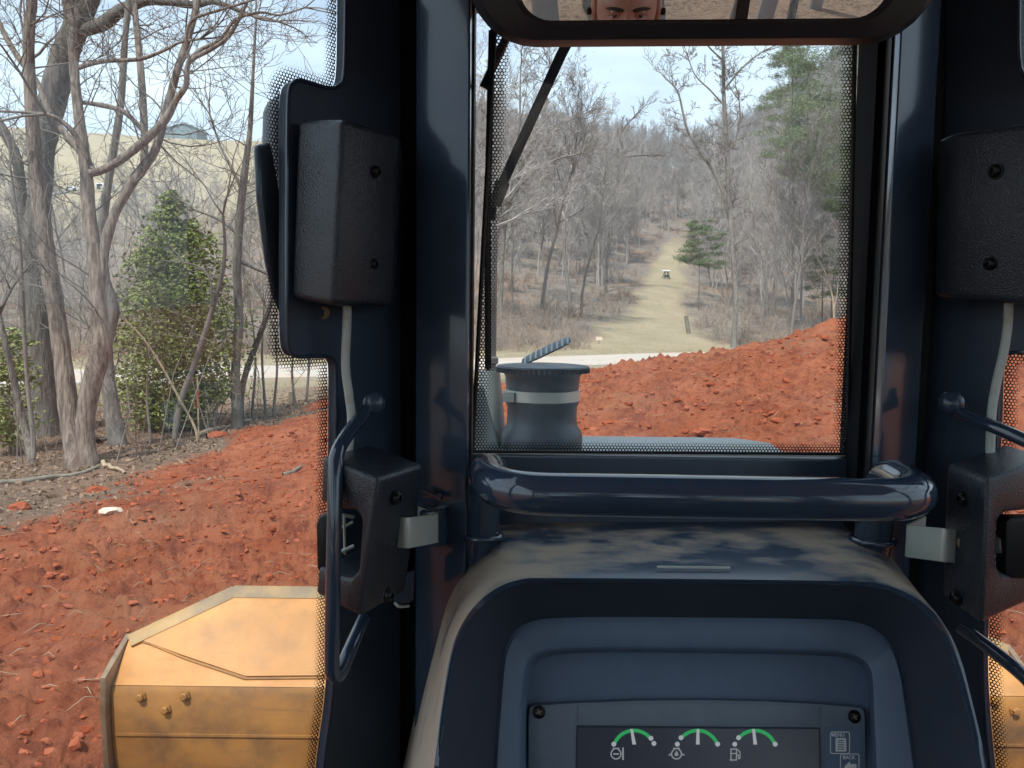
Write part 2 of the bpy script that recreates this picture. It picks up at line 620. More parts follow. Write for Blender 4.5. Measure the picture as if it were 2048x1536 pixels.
# ------------------------------------------------------------------ terrain
def vnoise(x, y, seed):
    xi = np.floor(x).astype(np.int64)
    yi = np.floor(y).astype(np.int64)
    fx, fy = x - xi, y - yi
    fx = fx * fx * (3 - 2 * fx)
    fy = fy * fy * (3 - 2 * fy)

    def h(a, b):
        n = (a * 374761393 + b * 668265263 + seed * 974634777) & 0xFFFFFFFF
        n = ((n ^ (n >> 13)) * 1274126177) & 0xFFFFFFFF
        return ((n ^ (n >> 16)) & 0xFFFFFF) / float(0xFFFFFF)
    a, b, c, d = h(xi, yi), h(xi + 1, yi), h(xi, yi + 1), h(xi + 1, yi + 1)
    return (a * (1 - fx) + b * fx) * (1 - fy) + (c * (1 - fx) + d * fx) * fy


def sstep(a, b, x):
    t = np.clip((x - a) / (b - a), 0, 1)
    return t * t * (3 - 2 * t)


ROAD = np.array([(-400, 20.0), (-60, 21.0), (-24, 23.0), (-15.5, 25.5), (-6.7, 30.0), (1.5, 37.0), (10.5, 44.5), (25, 53.0), (60, 66.0), (400, 120.0)])
HILL = np.array([(-10, 0), (0, 0), (10, .25), (40, 3.0), (72, 8.4), (105, 15.5), (138, 24.5), (160, 32), (200, 47), (245, 58.5), (300, 65), (450, 70), (4000, 70)])


def road_y(x):
    return np.interp(x, ROAD[:, 0], ROAD[:, 1])


def soil_mask(x, y):
    """1 on the bare red soil"""
    wob = (vnoise(x * .6, y * .6, 3) - .5) * 2.2 + (vnoise(x * 2.1, y * 2.1, 4) - .5) * .9
    left = sstep(-6.0, -4.3, x + wob - np.interp(y, [0, 5, 7, 9, 11, 14, 18], [-4.5, -1.6, -0.3, .6, 1.2, 1.2, 1.4]) * 1.0 + .0)
    far = 1 - sstep(20.5, 22.5, y + wob * .6 - np.clip(x, -5, 30) * .35)
    back = sstep(-5.5, -4, y + wob)
    return left * far * back


def base_z(x, y):
    x = np.asarray(x, float)
    y = np.asarray(y, float)
    h = np.interp(x, [-9, -6.0, -5.3, -4.6, -3.2, 1.3, 3.3, 5.8, 9, 14, 30], [-.1, -.05, .0, .20, .50, .93, 1.33, 1.88, 2.6, 3.4, 3.8])
    yc = 14.5
    ramp = sstep(3.2, yc, y) ** 1.1
    fall = 1 - sstep(yc + 1.2, yc + 9.5 + np.clip(x, 0, 12) * .5, y)
    z = h * ramp * fall
    # ground away to the left dips a little, right side of the machine rises
    z = z + .9 * sstep(4, 12, x) * sstep(-2, 6, y) * (1 - sstep(8, 14, y))
    r = y - road_y(x)
    hz = np.interp(r, HILL[:, 0], HILL[:, 1])
    roll = (vnoise(x * .012 + 5, y * .012, 11) - .5) * 7 * sstep(60, 200, r) + (vnoise(x * .05, y * .05, 12) - .5) * 1.4 * sstep(12, 50, r)
    z = z + hz + roll
    # right hand flank of the valley stands higher
    z = z + 36 * sstep(.20, .46, x / np.maximum(y, 1)) * sstep(45, 190, r)
    # bank behind the machine
    z = z + np.interp(-y, [5, 9, 12, 16, 20, 40, 200], [0, .0, .15, .5, 1.3, 3.5, 12])
    return z


def road_dist(x, y):
    # approximate signed distance across the road
    dx = 1.0
    s = (road_y(x + dx) - road_y(x - dx)) / (2 * dx)
    return (y - road_y(x)) / np.sqrt(1 + s * s)


def ground_np(x, y):
    z = base_z(x, y)
    s = soil_mask(x, y)
    near = 1 - sstep(30, 60, np.hypot(x, y))
    ca, sa = math.cos(.5), math.sin(.5)
    u, v = x * ca + y * sa, -x * sa + y * ca
    n = 0
    crumb = .35 + .95 * sstep(.35, .65, vnoise(x * .5 + 8, y * .8, 19))
    wx = u + (vnoise(x * 2.2, y * 2.2, 17) - .5) * .35
    wy = v + (vnoise(x * 2.2 + 40, y * 2.2, 18) - .5) * .35
    for k, (f, a) in enumerate(((.55, .13), (1.3, .08), (2.9, .080), (5.6, .068), (10.5, .046), (19, .032), (34, .020))):
        nn = vnoise(wx * f * .65 + 17 * k, wy * f * 1.3 - 9 * k, 20 + k)
        n = n + (np.abs(2 * nn - 1) - .45) * a * (crumb if k > 2 else 1)
    # grouser prints: short bars across the track lanes
    lane = sstep(.38, .55, vnoise(x * .35 + 3, y * .22, 40))
    bars = (np.abs(((y * 4.2 + (vnoise(x * 1.2, y * .7, 41) - .5) * 2.2) % 1.0) - .5) - .25) * .36
    lump = (vnoise(x * .4, y * .4, 45) - .5) * .22
    fur = (np.abs((((x * .45 + y * .9) * 2.6 + (vnoise(x * .9, y * .9, 47) - .5) * 1.1) % 1.0) - .5) - .25) * .30 * (1 - sstep(6.0, 8.5, y)) * sstep(.3, .55, vnoise(x * .3 + 9, y * .3, 48))
    rough = n * 1.0 + bars * lane * sstep(7, 10, y) + lump + fur
    litter = (vnoise(x * 3, y * 3, 50) - .5) * .06 + (vnoise(x * 9, y * 9, 51) - .5) * .035 + (vnoise(x * .5, y * .5, 52) - .5) * .25
    rd = road_dist(x, y)
    onroad = 1 - sstep(3.2, 4.4, np.abs(rd))
    keep = (1 - onroad)
    # calm ground under the machine and the blade
    calm = 1 - .85 * ((1 - sstep(1.0, 1.6, np.abs(x - .2))) * (1 - sstep(2.3, 2.9, np.abs(y - .5))))
    z = z + (rough * s + litter * (1 - s)) * near * keep * calm
    z = z * (1 - onroad) + onroad * (base_z(x, y) - .10)
    return z


def gz(x, y):
    return float(ground_np(np.array([float(x)]), np.array([float(y)]))[0])


def on_ground(px, py, y0=3.0, y1=400.0):
    """where the line of sight through a pixel meets the terrain"""
    d = ray(px, py)
    ys = np.geomspace(y0, y1, 1200)
    xs = CAM.x + d.x / d.y * ys
    zs = CAM.z + d.z / d.y * ys
    g = base_z(xs, ys)
    k = np.argmax(zs < g)
    return Vector((xs[k], ys[k], gz(xs[k], ys[k])))


def trail_mask(x, y):
    tx = np.interp(y, [48, 60, 75, 128, 160, 220, 300], [9.0, 10.6, 13.2, 24.6, 31.8, 47.3, 68])
    wd = np.interp(y, [48, 75, 128, 220, 300], [4.4, 3.0, 2.4, 1.4, 1.2])
    e = np.abs(x - tx) + (vnoise(x * .3, y * .3, 60) - .5) * 2.5
    return (1 - sstep(wd - .8, wd + 1.0, e)) * sstep(40, 46, y) * (1 - sstep(150, 185, y))


def field_mask(x, y):
    r = y - road_y(x)
    f = sstep(75, 110, r + (vnoise(x * .04, y * .04, 61) - .5) * 40) * (1 - sstep(-.14, -.04, x / np.maximum(y, 1)))
    return f


def make_ground():
    ang = np.concatenate([np.radians(np.arange(-39, 39.001, .122)), np.radians(np.arange(40.5, 320.6, 2.0))])
    rad = np.concatenate([np.geomspace(1.2, 42, 370), np.geomspace(43.5, 3500, 120)])
    A, Rr = np.meshgrid(ang, rad, indexing='ij')
    x, y = Rr * np.sin(A), Rr * np.cos(A)
    na, nr = A.shape
    z = ground_np(x.ravel(), y.ravel())
    co = np.stack([x.ravel(), y.ravel(), z], 1)
    co = np.concatenate([co, [[0, 0, gz(0, 0)]]])
    i = np.arange(na)
    j = np.arange(nr - 1)
    I, J = np.meshgrid(i, j, indexing='ij')
    I2 = (I + 1) % na
    q = np.stack([I * nr + J, I * nr + J + 1, I2 * nr + J + 1, I2 * nr + J], -1).reshape(-1, 4)
    c = na * nr
    tri = np.stack([np.full(na, c), i * nr, ((i + 1) % na) * nr], 1)
    me = bpy.data.meshes.new('ground')
    me.vertices.add(len(co))
    me.vertices.foreach_set('co', co.ravel())
    nl = q.size + tri.size
    me.loops.add(nl)
    me.loops.foreach_set('vertex_index', np.concatenate([q.ravel(), tri.ravel()]).astype(np.int32))
    me.polygons.add(len(q) + len(tri))
    st = np.concatenate([np.arange(len(q)) * 4, q.size + np.arange(len(tri)) * 3]).astype(np.int32)
    me.polygons.foreach_set('loop_start', st)
    me.update(calc_edges=True)
    me.validate()
    xs, ys = co[:, 0], co[:, 1]
    rd = road_dist(xs, ys)
    soil = soil_mask(xs, ys)
    trail = trail_mask(xs, ys)
    verge = (1 - sstep(4.5, 8.5, np.abs(rd) + (vnoise(xs * .4, ys * .4, 62) - .5) * 3)) * (1 - soil)
    grass = np.clip(np.maximum(np.maximum(trail, field_mask(xs, ys)), verge), 0, 1)
    spill = (1 - sstep(3.0, 5.0, np.abs(rd + 1.2))) * .0
    woods = sstep(8, 20, ys - road_y(xs)) * (1 - grass)
    for nm, arr in (('soil', np.clip(soil + spill, 0, 1)), ('grass', grass), ('woods', woods)):
        a = me.attributes.new(nm, 'FLOAT', 'POINT')
        a.data.foreach_set('value', arr.astype(np.float32))
    me.polygons.foreach_set('use_smooth', [True] * len(me.polygons))
    # material: red soil, leaf litter, dry grass
    m = bpy.data.materials.new('earth')
    m.use_nodes = True
    t = m.node_tree
    b = t.nodes['Principled BSDF']
    b.inputs['Roughness'].default_value = .95
    b.inputs['Specular IOR Level'].default_value = .15
    co_ = t.nodes.new('ShaderNodeTexCoord')

    def noise(scale, det=8, rough=.6):
        n = t.nodes.new('ShaderNodeTexNoise')
        n.inputs['Scale'].default_value = scale
        n.inputs['Detail'].default_value = det
        n.inputs['Roughness'].default_value = rough
        t.links.new(co_.outputs['Object'], n.inputs['Vector'])
        return n.outputs['Fac']

    def mixc(fac, c1, c2, lo=None, hi=None):
        if lo is not None:
            mr = t.nodes.new('ShaderNodeMapRange')
            mr.inputs['From Min'].default_value = lo
            mr.inputs['From Max'].default_value = hi
            t.links.new(fac, mr.inputs['Value'])
            fac = mr.outputs['Result']
        n = t.nodes.new('ShaderNodeMix')
        n.data_type = 'RGBA'
        t.links.new(fac, n.inputs[0])
        for k, c in ((6, c1), (7, c2)):
            if isinstance(c, tuple):
                n.inputs[k].default_value = (*c, 1)
            else:
                t.links.new(c, n.inputs[k])
        return n.outputs[2]
    red = mixc(noise(1.1), (.325, .094, .043), (.40, .142, .076), .35, .65)
    red = mixc(noise(9, 9, .7), red, (.21, .050, .024), .48, .66)
    red = mixc(noise(.45, 7), red, (.33, .150, .085), .54, .70)
    red = mixc(noise(3.2, 8, .75), red, (.42, .17, .095), .60, .74)
    red = mixc(noise(1.7, 8, .7), red, (.21, .062, .038), .54, .66)
    leaf = mixc(noise(24, 6, .75), (.17, .115, .082), (.31, .225, .165), .42, .62)
    leaf = mixc(noise(9, 8, .7), leaf, (.10, .074, .056), .50, .64)
    leaf = mixc(noise(.8, 6), leaf, (.26, .165, .12), .52, .68)
    gr = mixc(noise(.25, 9, .7), (.38, .32, .225), (.31, .27, .18), .4, .62)
    gr = mixc(noise(4, 8, .75), gr, (.26, .20, .13), .50, .70)
    a1 = t.nodes.new('ShaderNodeAttribute')
    a1.attribute_name = 'soil'
    a2 = t.nodes.new('ShaderNodeAttribute')
    a2.attribute_name = 'grass'
    a3 = t.nodes.new('ShaderNodeAttribute')
    a3.attribute_name = 'woods'
    floor_ = mixc(noise(.9, 8, .75), (.17, .145, .125), (.25, .215, .19), .4, .62)
    floor_ = mixc(noise(.12, 6), floor_, (.26, .18, .135), .52, .66)
    leaf = mixc(a3.outputs['Fac'], leaf, floor_)
    c = mixc(a2.outputs['Fac'], leaf, gr)
    sm = t.nodes.new('ShaderNodeMath')
    sm.operation = 'MULTIPLY_ADD'
    sm.inputs[1].default_value = .9
    t.links.new(noise(3.0, 8, .7), sm.inputs[0])
    t.links.new(a1.outputs['Fac'], sm.inputs[2])
    c = mixc(sm.outputs[0], c, red, .75, 1.15)
    t.links.new(c, b.inputs['Base Color'])
    bp = t.nodes.new('ShaderNodeBump')
    bp.inputs['Strength'].default_value = 1.0
    bp.inputs['Distance'].default_value = .07
    t.links.new(noise(13, 12, .74), bp.inputs['Height'])
    t.links.new(bp.outputs['Normal'], b.inputs['Normal'])
    me.materials.append(m)
    o = bpy.data.objects.new('ground', me)
    return link(o, kind='structure')


ground = make_ground()


def make_road():
    mb = MB()
    xs = np.linspace(-70, 60, 160)
    rings = []
    for x in xs:
        y = float(road_y(x))
        s = float((road_y(x + 1.5) - road_y(x - 1.5)) / 3)
        n = Vector((-s, 1, 0)).normalized()
        zc = float(base_z(np.array([x]), np.array([y]))[0])
        c = Vector((x, y, 0))
        p, q = c + n * 3.0, c - n * 3.0
        rings.append([Vector((p.x, p.y, zc - .25)), Vector((p.x, p.y, zc + .03)), Vector((c.x, c.y, zc + .06)), Vector((q.x, q.y, zc + .03)), Vector((q.x, q.y, zc - .25))])
    mb.rings(rings, closed=False)
    return mb.build('road', 'concrete', kind='structure')


make_road()


def make_drive():
    """pale gravel drive far up the field, where the cars stand"""
    mb = MB()
    rs = []
    for k in range(40):
        t = k / 39
        px, py = -60 + 210 * t, 428 - 14 * t
        Y = 140 + 22 * t
        x = P(px, 400, Y).x
        z = float(base_z(np.array([x]), np.array([Y]))[0])
        row = []
        for dy in (-3.2, 0, 3.2):
            zz = float(base_z(np.array([x]), np.array([Y + dy]))[0])
            row.append(Vector((x, Y + dy, zz + .35)))
        rs.append(row)
    mb.rings(rs, closed=False)
    mb.build('gravel_drive', 'asphalt', kind='structure')


make_drive()


# ------------------------------------------------------------------ the bulldozer (camera is inside its cab)
dozer = empty('bulldozer', (0.2, 0.4, 0.0), 'bulldozer seen from inside its dark blue cab, with yellow blade and black air stack', 'bulldozer')
Z0, Z1 = 1.15, 2.72                     # cab floor and ceiling
DLp, DLd = Vector((-.20, .95, 0)), Vector((-.35, -.55, 0)).normalized()
DLn = Vector((DLd.y, -DLd.x, 0)).normalized()
if DLn.y > 0:
    DLn = -DLn                          # towards the operator
DRp, DRd = Vector((.60, .95, 0)), Vector((.35, -.55, 0)).normalized()
DRn = Vector((-DLn.x, DLn.y, 0))
WSp, WSn = P(1330, 905, 1.045), Vector((0, -math.cos(R(7)), -math.sin(R(7)))).normalized()


def wpane(px, py, off=0.0):
    return PP(px, py, WSp + WSn * off, WSn)


def frit_strip(path, inward, width, uvx, uvy, origin, solid=.16):
    """strip of printed dots along a path lying in a pane; inward(i) gives the in-pane direction away from the edge"""
    rows = 8
    vs, fs, ds, uvs = [], [], [], []
    n = len(path)
    for i, p in enumerate(path):
        for k in range(rows):
            q = p + inward[i] * (width * k / (rows - 1))
            vs.append(q)
            ds.append(k / (rows - 1))
            uvs.append(((q - origin).dot(uvx), (q - origin).dot(uvy)))
    for i in range(n - 1):
        for k in range(rows - 1):
            fs.append((i * rows + k, (i + 1) * rows + k, (i + 1) * rows + k + 1, i * rows + k + 1))
    return vs, fs, ds, uvs


def build_frit(name, parts, parent):
    V, Fc, D, U = [], [], [], []
    for vs, fs, ds, uvs in parts:
        o = len(V)
        V += [tuple(v) for v in vs]
        Fc += [tuple(a + o for a in f) for f in fs]
        D += ds
        U += uvs
    me = bpy.data.meshes.new(name)
    me.from_pydata(V, [], Fc)
    a = me.attributes.new('d', 'FLOAT', 'POINT')
    a.data.foreach_set('value', D)
    uv = me.uv_layers.new(name='UVMap')
    li = np.empty(len(me.loops), np.int32)
    me.loops.foreach_get('vertex_index', li)
    uv.data.foreach_set('uv', np.array(U, np.float32)[li].ravel())
    me.materials.append(MATS['frit'])
    return link(bpy.data.objects.new(name, me), parent)


# --- windshield: pane, printed border, rubber seal
def windshield():
    tl, tr, br, bl = wpane(996, -70), wpane(1716, -70), wpane(1697, 911), wpane(944, 906)
    mb = MB()
    mb.hexa([tl - WSn * .012, tr - WSn * .012, br - WSn * .012, bl - WSn * .012], [tl - WSn * .007, tr - WSn * .007, br - WSn * .007, bl - WSn * .007])
    pane = MB()
    pane.add([tl - WSn * .008, tr - WSn * .008, br - WSn * .008, bl - WSn * .008], [(0, 1, 2, 3)])
    g = pane.build('windshield', 'windshield_glass', dozer, fixn=False, smooth=0)
    ux = (br - bl).normalized()
    uy = (tl - bl)
    uy = (uy - ux * uy.dot(ux)).normalized()
    o = -WSn * .005
    ptl, ptr, pbr, pbl = tl + o, tr + o, br + o, bl + o
    W = .0255
    parts = []
    N = 30
    parts.append(frit_strip([pbl.lerp(ptl, k / N) for k in range(N + 1)], [ux] * (N + 1), W, ux, uy, pbl))
    parts.append(frit_strip([pbr.lerp(ptr, k / N) for k in range(N + 1)], [-ux] * (N + 1), W * .85, ux, uy, pbl))
    parts.append(frit_strip([(pbl + ux * .004).lerp(pbr - ux * .004, k / N) - WSn * .0006 for k in range(N + 1)], [uy] * (N + 1), W * .72, ux, uy, pbl))
    build_frit('dot_border', parts, g)
    # thin rubber seal on the inside edge
    sb = MB()
    loop = [ptl, pbl, pbr, ptr]
    sb.tube(bend(loop, .006, 4), .0028, 8)
    sb.build('seal', 'rubber', g)
    # bright bead of the seal
    s2 = MB()
    s2.tube([pbl + WSn * .004 - uy * .001, pbr + WSn * .004 - uy * .001], .0009, 6)
    s2.build('bead', 'zinc', g)


windshield()


# --- posts, header and sill of the front of the cab
def vwall(mb, plan, z0, z1):
    mb.prism([(x, y, z0) for x, y in plan], (0, 0, z1 - z0))


for side in (0, 1):
    mb = MB()
    # front post: a glossy face turned to the door, side face next to the windshield
    if side:
        vwall(mb, [(.4325, .935), (.500, .979), (.525, 1.09), (.452, 1.078)], 1.2, Z1)
    else:
        vwall(mb, [(-.0515, .935), (-.118, .979), (-.130, 1.09), (-.052, 1.078)], 1.2, Z1)
    mb.build('front_post', 'navy_paint', dozer, bevel=.006, segs=3)
    mb = MB()
    # back of the gap between post and door frame, shade given as black
    vwall(mb, [(-.124, 1.062), (-.17, 1.03), (-.18, 1.07), (-.13, 1.10)], 1.2, Z1)
    mb.build('gap_shade', 'rubber', dozer, mirror=bool(side))
    mb = MB()
    # door post the door closes against
    vwall(mb, [(-.150, 1.030), (-.196, .985), (-.215, 1.00), (-.165, 1.07), (-.142, 1.05)], 1.2, Z1)
    mb.build('door_post', 'navy_matte', dozer, bevel=.004, segs=2, mirror=bool(side))
    # post seam strip
    mb = MB()
    vwall(mb, [(-.0490, .980), (-.0515, .980), (-.0515, 1.02), (-.0490, 1.02)] if not side else [(-.0340, .960), (-.0360, .960), (-.0420, .990), (-.0395, .990)], 1.2, Z1)
    mb.build('seam_strip', 'rubber', dozer, mirror=bool(side))

mb = MB()
vwall(mb, [(.4315, .990), (.4435, 1.074), (.452, 1.074), (.4400, .990)], 1.2, Z1)
mb.build('windshield_trim', 'trim_black', dozer)
mb = MB()
z = wpane(1330, 908).z
mb.box((.2, 1.062, (1.2 + z - .004) / 2), (.512, .05, z - .004 - 1.2))
mb.build('windshield_sill', 'navy_matte', dozer, bevel=.004)
mb = MB()
mb.box((.2, 1.14, 2.675), (.60, .10, .10))
mb.build('windshield_header', 'navy_matte', dozer, bevel=.004)

# --- roof, floor, rear wall, side frames (seen in the mirror and in reflections)
plan = [(-.05, 1.14), (.45, 1.14), (.64, .98), (.97, .42), (.97, -.80), (-.57, -.80), (-.57, .42), (-.24, .98)]
mb = MB()
mb.prism([(x, y, Z1) for x, y in plan], (0, 0, .09))
mb.build('roof', 'headliner', dozer, bevel=.02)
mb = MB()
mb.prism([(x, y, Z0 - .05) for x, y in plan], (0, 0, .05))
mb.build('cab_floor', 'rubber', dozer)
mb = MB()
mb.box((.2, -.79, 1.45), (1.53, .05, .6))
mb.build('rear_wall', 'navy_matte', dozer)
for s in (0, 1):
    mb = MB()
    mb.box((-.545, -.755, (1.15 + Z1) / 2), (.07, .08, Z1 - 1.15))
    mb.build('rear_post', 'navy_matte', dozer, bevel=.01, mirror=bool(s))
    mb = MB()
    mb.box((-.555, .40, (1.15 + Z1) / 2), (.035, .05, Z1 - 1.15))
    mb.build('door_hinge_post', 'navy_matte', dozer, bevel=.006, mirror=bool(s))
    mb = MB()
    mb.box((-.56, -.2, 1.38), (.03, 1.14, .46))
    mb.build('side_panel', 'navy_matte', dozer, mirror=bool(s))
    mb = MB()
    mb.add([(-.565, .38, 1.6), (-.565, -.72, 1.6), (-.565, -.72, 2.71), (-.565, .38, 2.71)], [(0, 1, 2, 3)])
    mb.build('side_window', 'door_glass', dozer, fixn=False, smooth=0, mirror=bool(s))
mb = MB()
mb.box((.52, -.785, 2.2), (.035, .02, .98))
mb.build('window_bar', 'rubber', dozer)
mb = MB()
mb.add([(-.5, -.79, 1.75), (.9, -.79, 1.75), (.9, -.79, 2.7), (-.5, -.79, 2.7)], [(0, 1, 2, 3)])
mb.build('rear_window', 'door_glass', dozer, fixn=False, smooth=0)


# --- doors: dark frame plate with its stepped edge, pane with printed dots
def door(edge_px, far_px, p0, d, n, side):
    edge = curve([PP(x, y, p0, n) for x, y in edge_px], 6)
    fr = MB()
    poly = edge + [PP(far_px, edge_px[-1][1], p0, n), PP(far_px, edge_px[0][1], p0, n)]
    fr.prism(poly, -n * .012)
    # ngon plate: triangulate through bmesh in build
    root = fr.build('door_frame', 'navy_matte', dozer, smooth=30)
    bm = bmesh.new()
    bm.from_mesh(root.data)
    bmesh.ops.triangulate(bm, faces=[f for f in bm.faces if len(f.verts) > 4])
    bm.to_mesh(root.data)
    bm.free()
    gk = MB()
    gk.tube([p + n * .001 for p in edge], .0024, 8)
    gk.build('gasket', 'tube_gloss', root)
    gl = MB()
    q = p0 - n * .016
    a, b = q + d * -.09, q + d * .70
    gl.add([(a.x, a.y, 1.25), (b.x, b.y, 1.25), (b.x, b.y, 2.70), (a.x, a.y, 2.70)], [(0, 1, 2, 3)])
    gl.build('door_glass', 'door_glass', root, fixn=False, smooth=0)
    # dots follow the edge, growing outward
    path = [p - n * .0135 for p in edge]
    up = Vector((0, 0, 1))
    ins = []
    for i in range(len(path)):
        t = (path[min(i + 1, len(path) - 1)] - path[max(i - 1, 0)]).normalized()
        q = t.cross(n).normalized()
        if (q.dot(d) < 0) != (side < 0 and False):
            pass
        ins.append(q)
    # choose the sign that points away from the plate at the first point
    sgn = 1 if ins[0].dot(d) > 0 else -1
    ins = [q * sgn for q in ins]
    for _ in range(6):
        ins = [(ins[max(i - 1, 0)] + ins[i] + ins[min(i + 1, len(ins) - 1)]).normalized() for i in range(len(ins))]
    s1 = frit_strip(path, ins, .021, d, up, p0)
    build_frit('dot_border', [s1], root)
    return root


L_EDGE = [(690, -90), (689, 60), (686, 150), (676, 172), (655, 176), (625, 168), (598, 161), (583, 168), (576, 190), (574, 260), (573, 420), (573, 600), (575, 680),
          (581, 704), (594, 713), (630, 713), (655, 714), (667, 722), (671, 745), (671, 860), (670, 980), (669, 1120), (668, 1280), (664, 1390), (650, 1500), (635, 1620), (600, 1800)]
door(L_EDGE, 800, DLp, DLd, DLn, -1)
R_EDGE = [(2040, -90), (2038, 40), (2039, 110), (2046, 146), (2066, 158), (2110, 152), (2160, 160), (2176, 200), (2180, 400), (2178, 640), (2168, 690), (2140, 702),
          (2060, 704), (2024, 706), (2004, 716), (1998, 745), (1994, 860), (1984, 1000), (1974, 1120), (1968, 1230), (1966, 1320), (1970, 1420), (1980, 1530), (1994, 1640), (2020, 1800)]
door(R_EDGE, 1892, DRp, DRd, DRn, 1)


def button_screw(mb, p, n, r):
    n = Vector(n).normalized()
    mb.lathe(p, [(r * 1.25, 0), (r * 1.25, .0012), (r, .0013), (r * .98, .003), (r * .8, .0055), (r * .5, .0068), (r * .42, .0068), (r * .40, .0035), (r * .01, .0035)], n, 20)


# --- black grained cover boxes with two socket screws
def cover(pts, back, screws, n_hint, name):
    """pts: (topL, topRidge, topR, botL, botRidge, botR) ; back: offset to the rear edge"""
    tl, tg, tr_, bl, bg_, br = pts
    mb = MB()
    top = [tl, tg, tr_, tr_ + back[1], tl + back[0]]
    bot = [bl, bg_, br, br + back[1], bl + back[0]]
    mb.rings([bot, top], True, True, True)
    o = mb.build(name, 'grain_plastic', dozer, bevel=.009, segs=4, smooth=50)
    n = (tr_ - tg).cross(bg_ - tg).normalized()
    if n.dot(CAM - tg) < 0:
        n = -n
    for sx, sy, r in screws:
        p = PP(sx, sy, tg, n)
        s = MB()
        button_screw(s, p + n * .0002, n, r)
        s.build('screw', 'screw_black', o)
    return o


cover([P(592, 238, .882), P(688, 236, .84), P(797, 268, .935), P(578, 598, .882), P(668, 614, .838), P(783, 612, .925)],
      [Vector((.03, .06, 0)), Vector((.0, .04, 0))], [(748, 343, .0062), (743, 528, .0062)], None, 'hinge_cover')
cover([P(2200, 238, .86), P(2098, 240, .84), P(1908, 262, .935), P(2200, 604, .86), P(2096, 614, .84), P(1902, 596, .935)],
      [Vector((-.03, .06, 0)), Vector((.0, .04, 0))], [(1992, 342, .0072), (1982, 528, .0072)], None, 'hinge_cover')

# rounded outside cover seen through the left pane
mb = MB()
OUT = .012
prof = [(516, 290), (518, 225), (527, 202), (546, 192), (600, 192), (600, 690), (574, 690), (554, 640), (540, 560), (526, 430)]
pl = [PP(x, y, DLp - DLn * .058, DLn) for x, y in prof]
mb.prism(pl, DLn * .034)
oc = mb.build('outer_hinge_cover', 'cover_grey', dozer, bevel=.010, segs=3, smooth=50)
mb = MB()
prof = [(503, 292), (530, 284), (536, 300), (548, 372), (560, 420), (562, 640), (540, 596), (524, 520), (508, 400)]
pl = [PP(x, y, DLp - DLn * .030, DLn) for x, y in prof]
mb.prism(pl, DLn * .009)
mb.build('flap', 'navy_paint', oc, bevel=.006, segs=3, smooth=50)
# ring bolt under the cover
mb = MB()
p = P(648, 626, .925)
mb.lathe(p, [(.0075, 0), (.0075, .004), (.0045, .0045), (.004, .001), (.0001, .001)], (0, -1, 0), 18)
mb.build('bolt', 'worn_steel', dozer)

# --- hoses down the door posts
for pts in ([(694, 560, .905), (694, 640, .905), (691, 730, .905), (698, 790, .905), (703, 840, .905), (697, 905, .90), (697, 960, .90)],
            [(2018, 560, .905), (2016, 640, .905), (2008, 700, .905), (1992, 770, .905), (1983, 830, .905), (1980, 920, .90), (1980, 960, .90)]):
    mb = MB()
    mb.tube(curve([P(*p) for p in pts], 6), .0050, 12)
    mb.build('hose', 'hose', dozer)


# --- door latch housings
def latch(cpoly, p_ridge, p_left, ext, screws, name):
    """C-shaped casting: outline in the plane of its side face, extruded towards the post"""
    n = (p_left - p_ridge).cross(Vector((0, 0, 1))).normalized()
    poly = [PP(x, y, p_ridge, n) for x, y in cpoly]
    mb = MB()
    mb.prism(poly, ext)
    o = mb.build(name, 'grain_plastic', dozer, bevel=.0065, segs=3, smooth=50)
    # front face for the screws
    nf = ext.cross(Vector((0, 0, 1))).normalized()
    if nf.dot(CAM - p_ridge) < 0:
        nf = -nf
    for sx, sy, y, r in screws:
        s = MB()
        button_screw(s, PP(sx, sy, p_ridge + nf * .0002, nf), nf, r)
        s.build('screw', 'screw_black', o)
    return o


LR, LL = P(752, 960, .80), P(640, 930, .845)
lat = latch([(757, 958), (643, 912), (640, 1004), (668, 1018), (712, 1022), (722, 1040), (716, 1140), (700, 1158), (676, 1152), (636, 1132), (630, 1188), (722, 1236)], LR, LL, Vector((.036, .083, 0)),
            [(790, 995, 0, .0066), (774, 1190, 0, .0066)], 'latch_housing')
mb = MB()
for a, b, wd in (((688, 1028), (690, 1108), 3), ((676, 1060), (706, 1044), 3), ((676, 1106), (708, 1092), 4), ((684, 1030), (708, 1034), 4)):
    mb.tube([P(*a, .84), P(*b, .845)], PR(wd, .84), 8)
mb.build('latch_linkage', 'zinc', lat)
mb = MB()
pd = [(637, 1034), (656, 1030), (660, 1040), (660, 1140), (652, 1148), (634, 1140), (632, 1050)]
mb.prism([P(x, y, .86) for x, y in pd], (0, .02, 0))
mb.build('release_pad', 'rubber', lat, bevel=.003)

RR, RL = P(1976, 960, .80), P(2100, 930, .845)
latr = latch([(1974, 958), (2100, 912), (2104, 1010), (2060, 1022), (2010, 1026), (1996, 1044), (1994, 1130), (2006, 1150), (2040, 1146), (2108, 1120), (2112, 1180), (1960, 1250)], RR, RL, Vector((.004, .083, 0)),
             [(1928, 998, 0, .0072), (1914, 1196, 0, .0072)], 'latch_housing')
mb = MB()
pd = [(2012, 1044), (2022, 1036), (2100, 1036), (2100, 1160), (2022, 1158), (2012, 1146)]
mb.prism([P(x, y, .82) for x, y in pd], (0, .02, 0))
mb.build('release_pad', 'rubber', latr, bevel=.003)
mb = MB()
mb.tube([P(1985, 1085, .85), P(2016, 1090, .83)], PR(22, .84), 10)
mb.tube([P(1998, 1040, .85), P(1998, 1120, .85)], PR(4, .84), 8)
mb.tube([P(1985, 1120, .85), P(2010, 1112, .85)], PR(4, .84), 8)
mb.build('latch_linkage', 'zinc', latr)
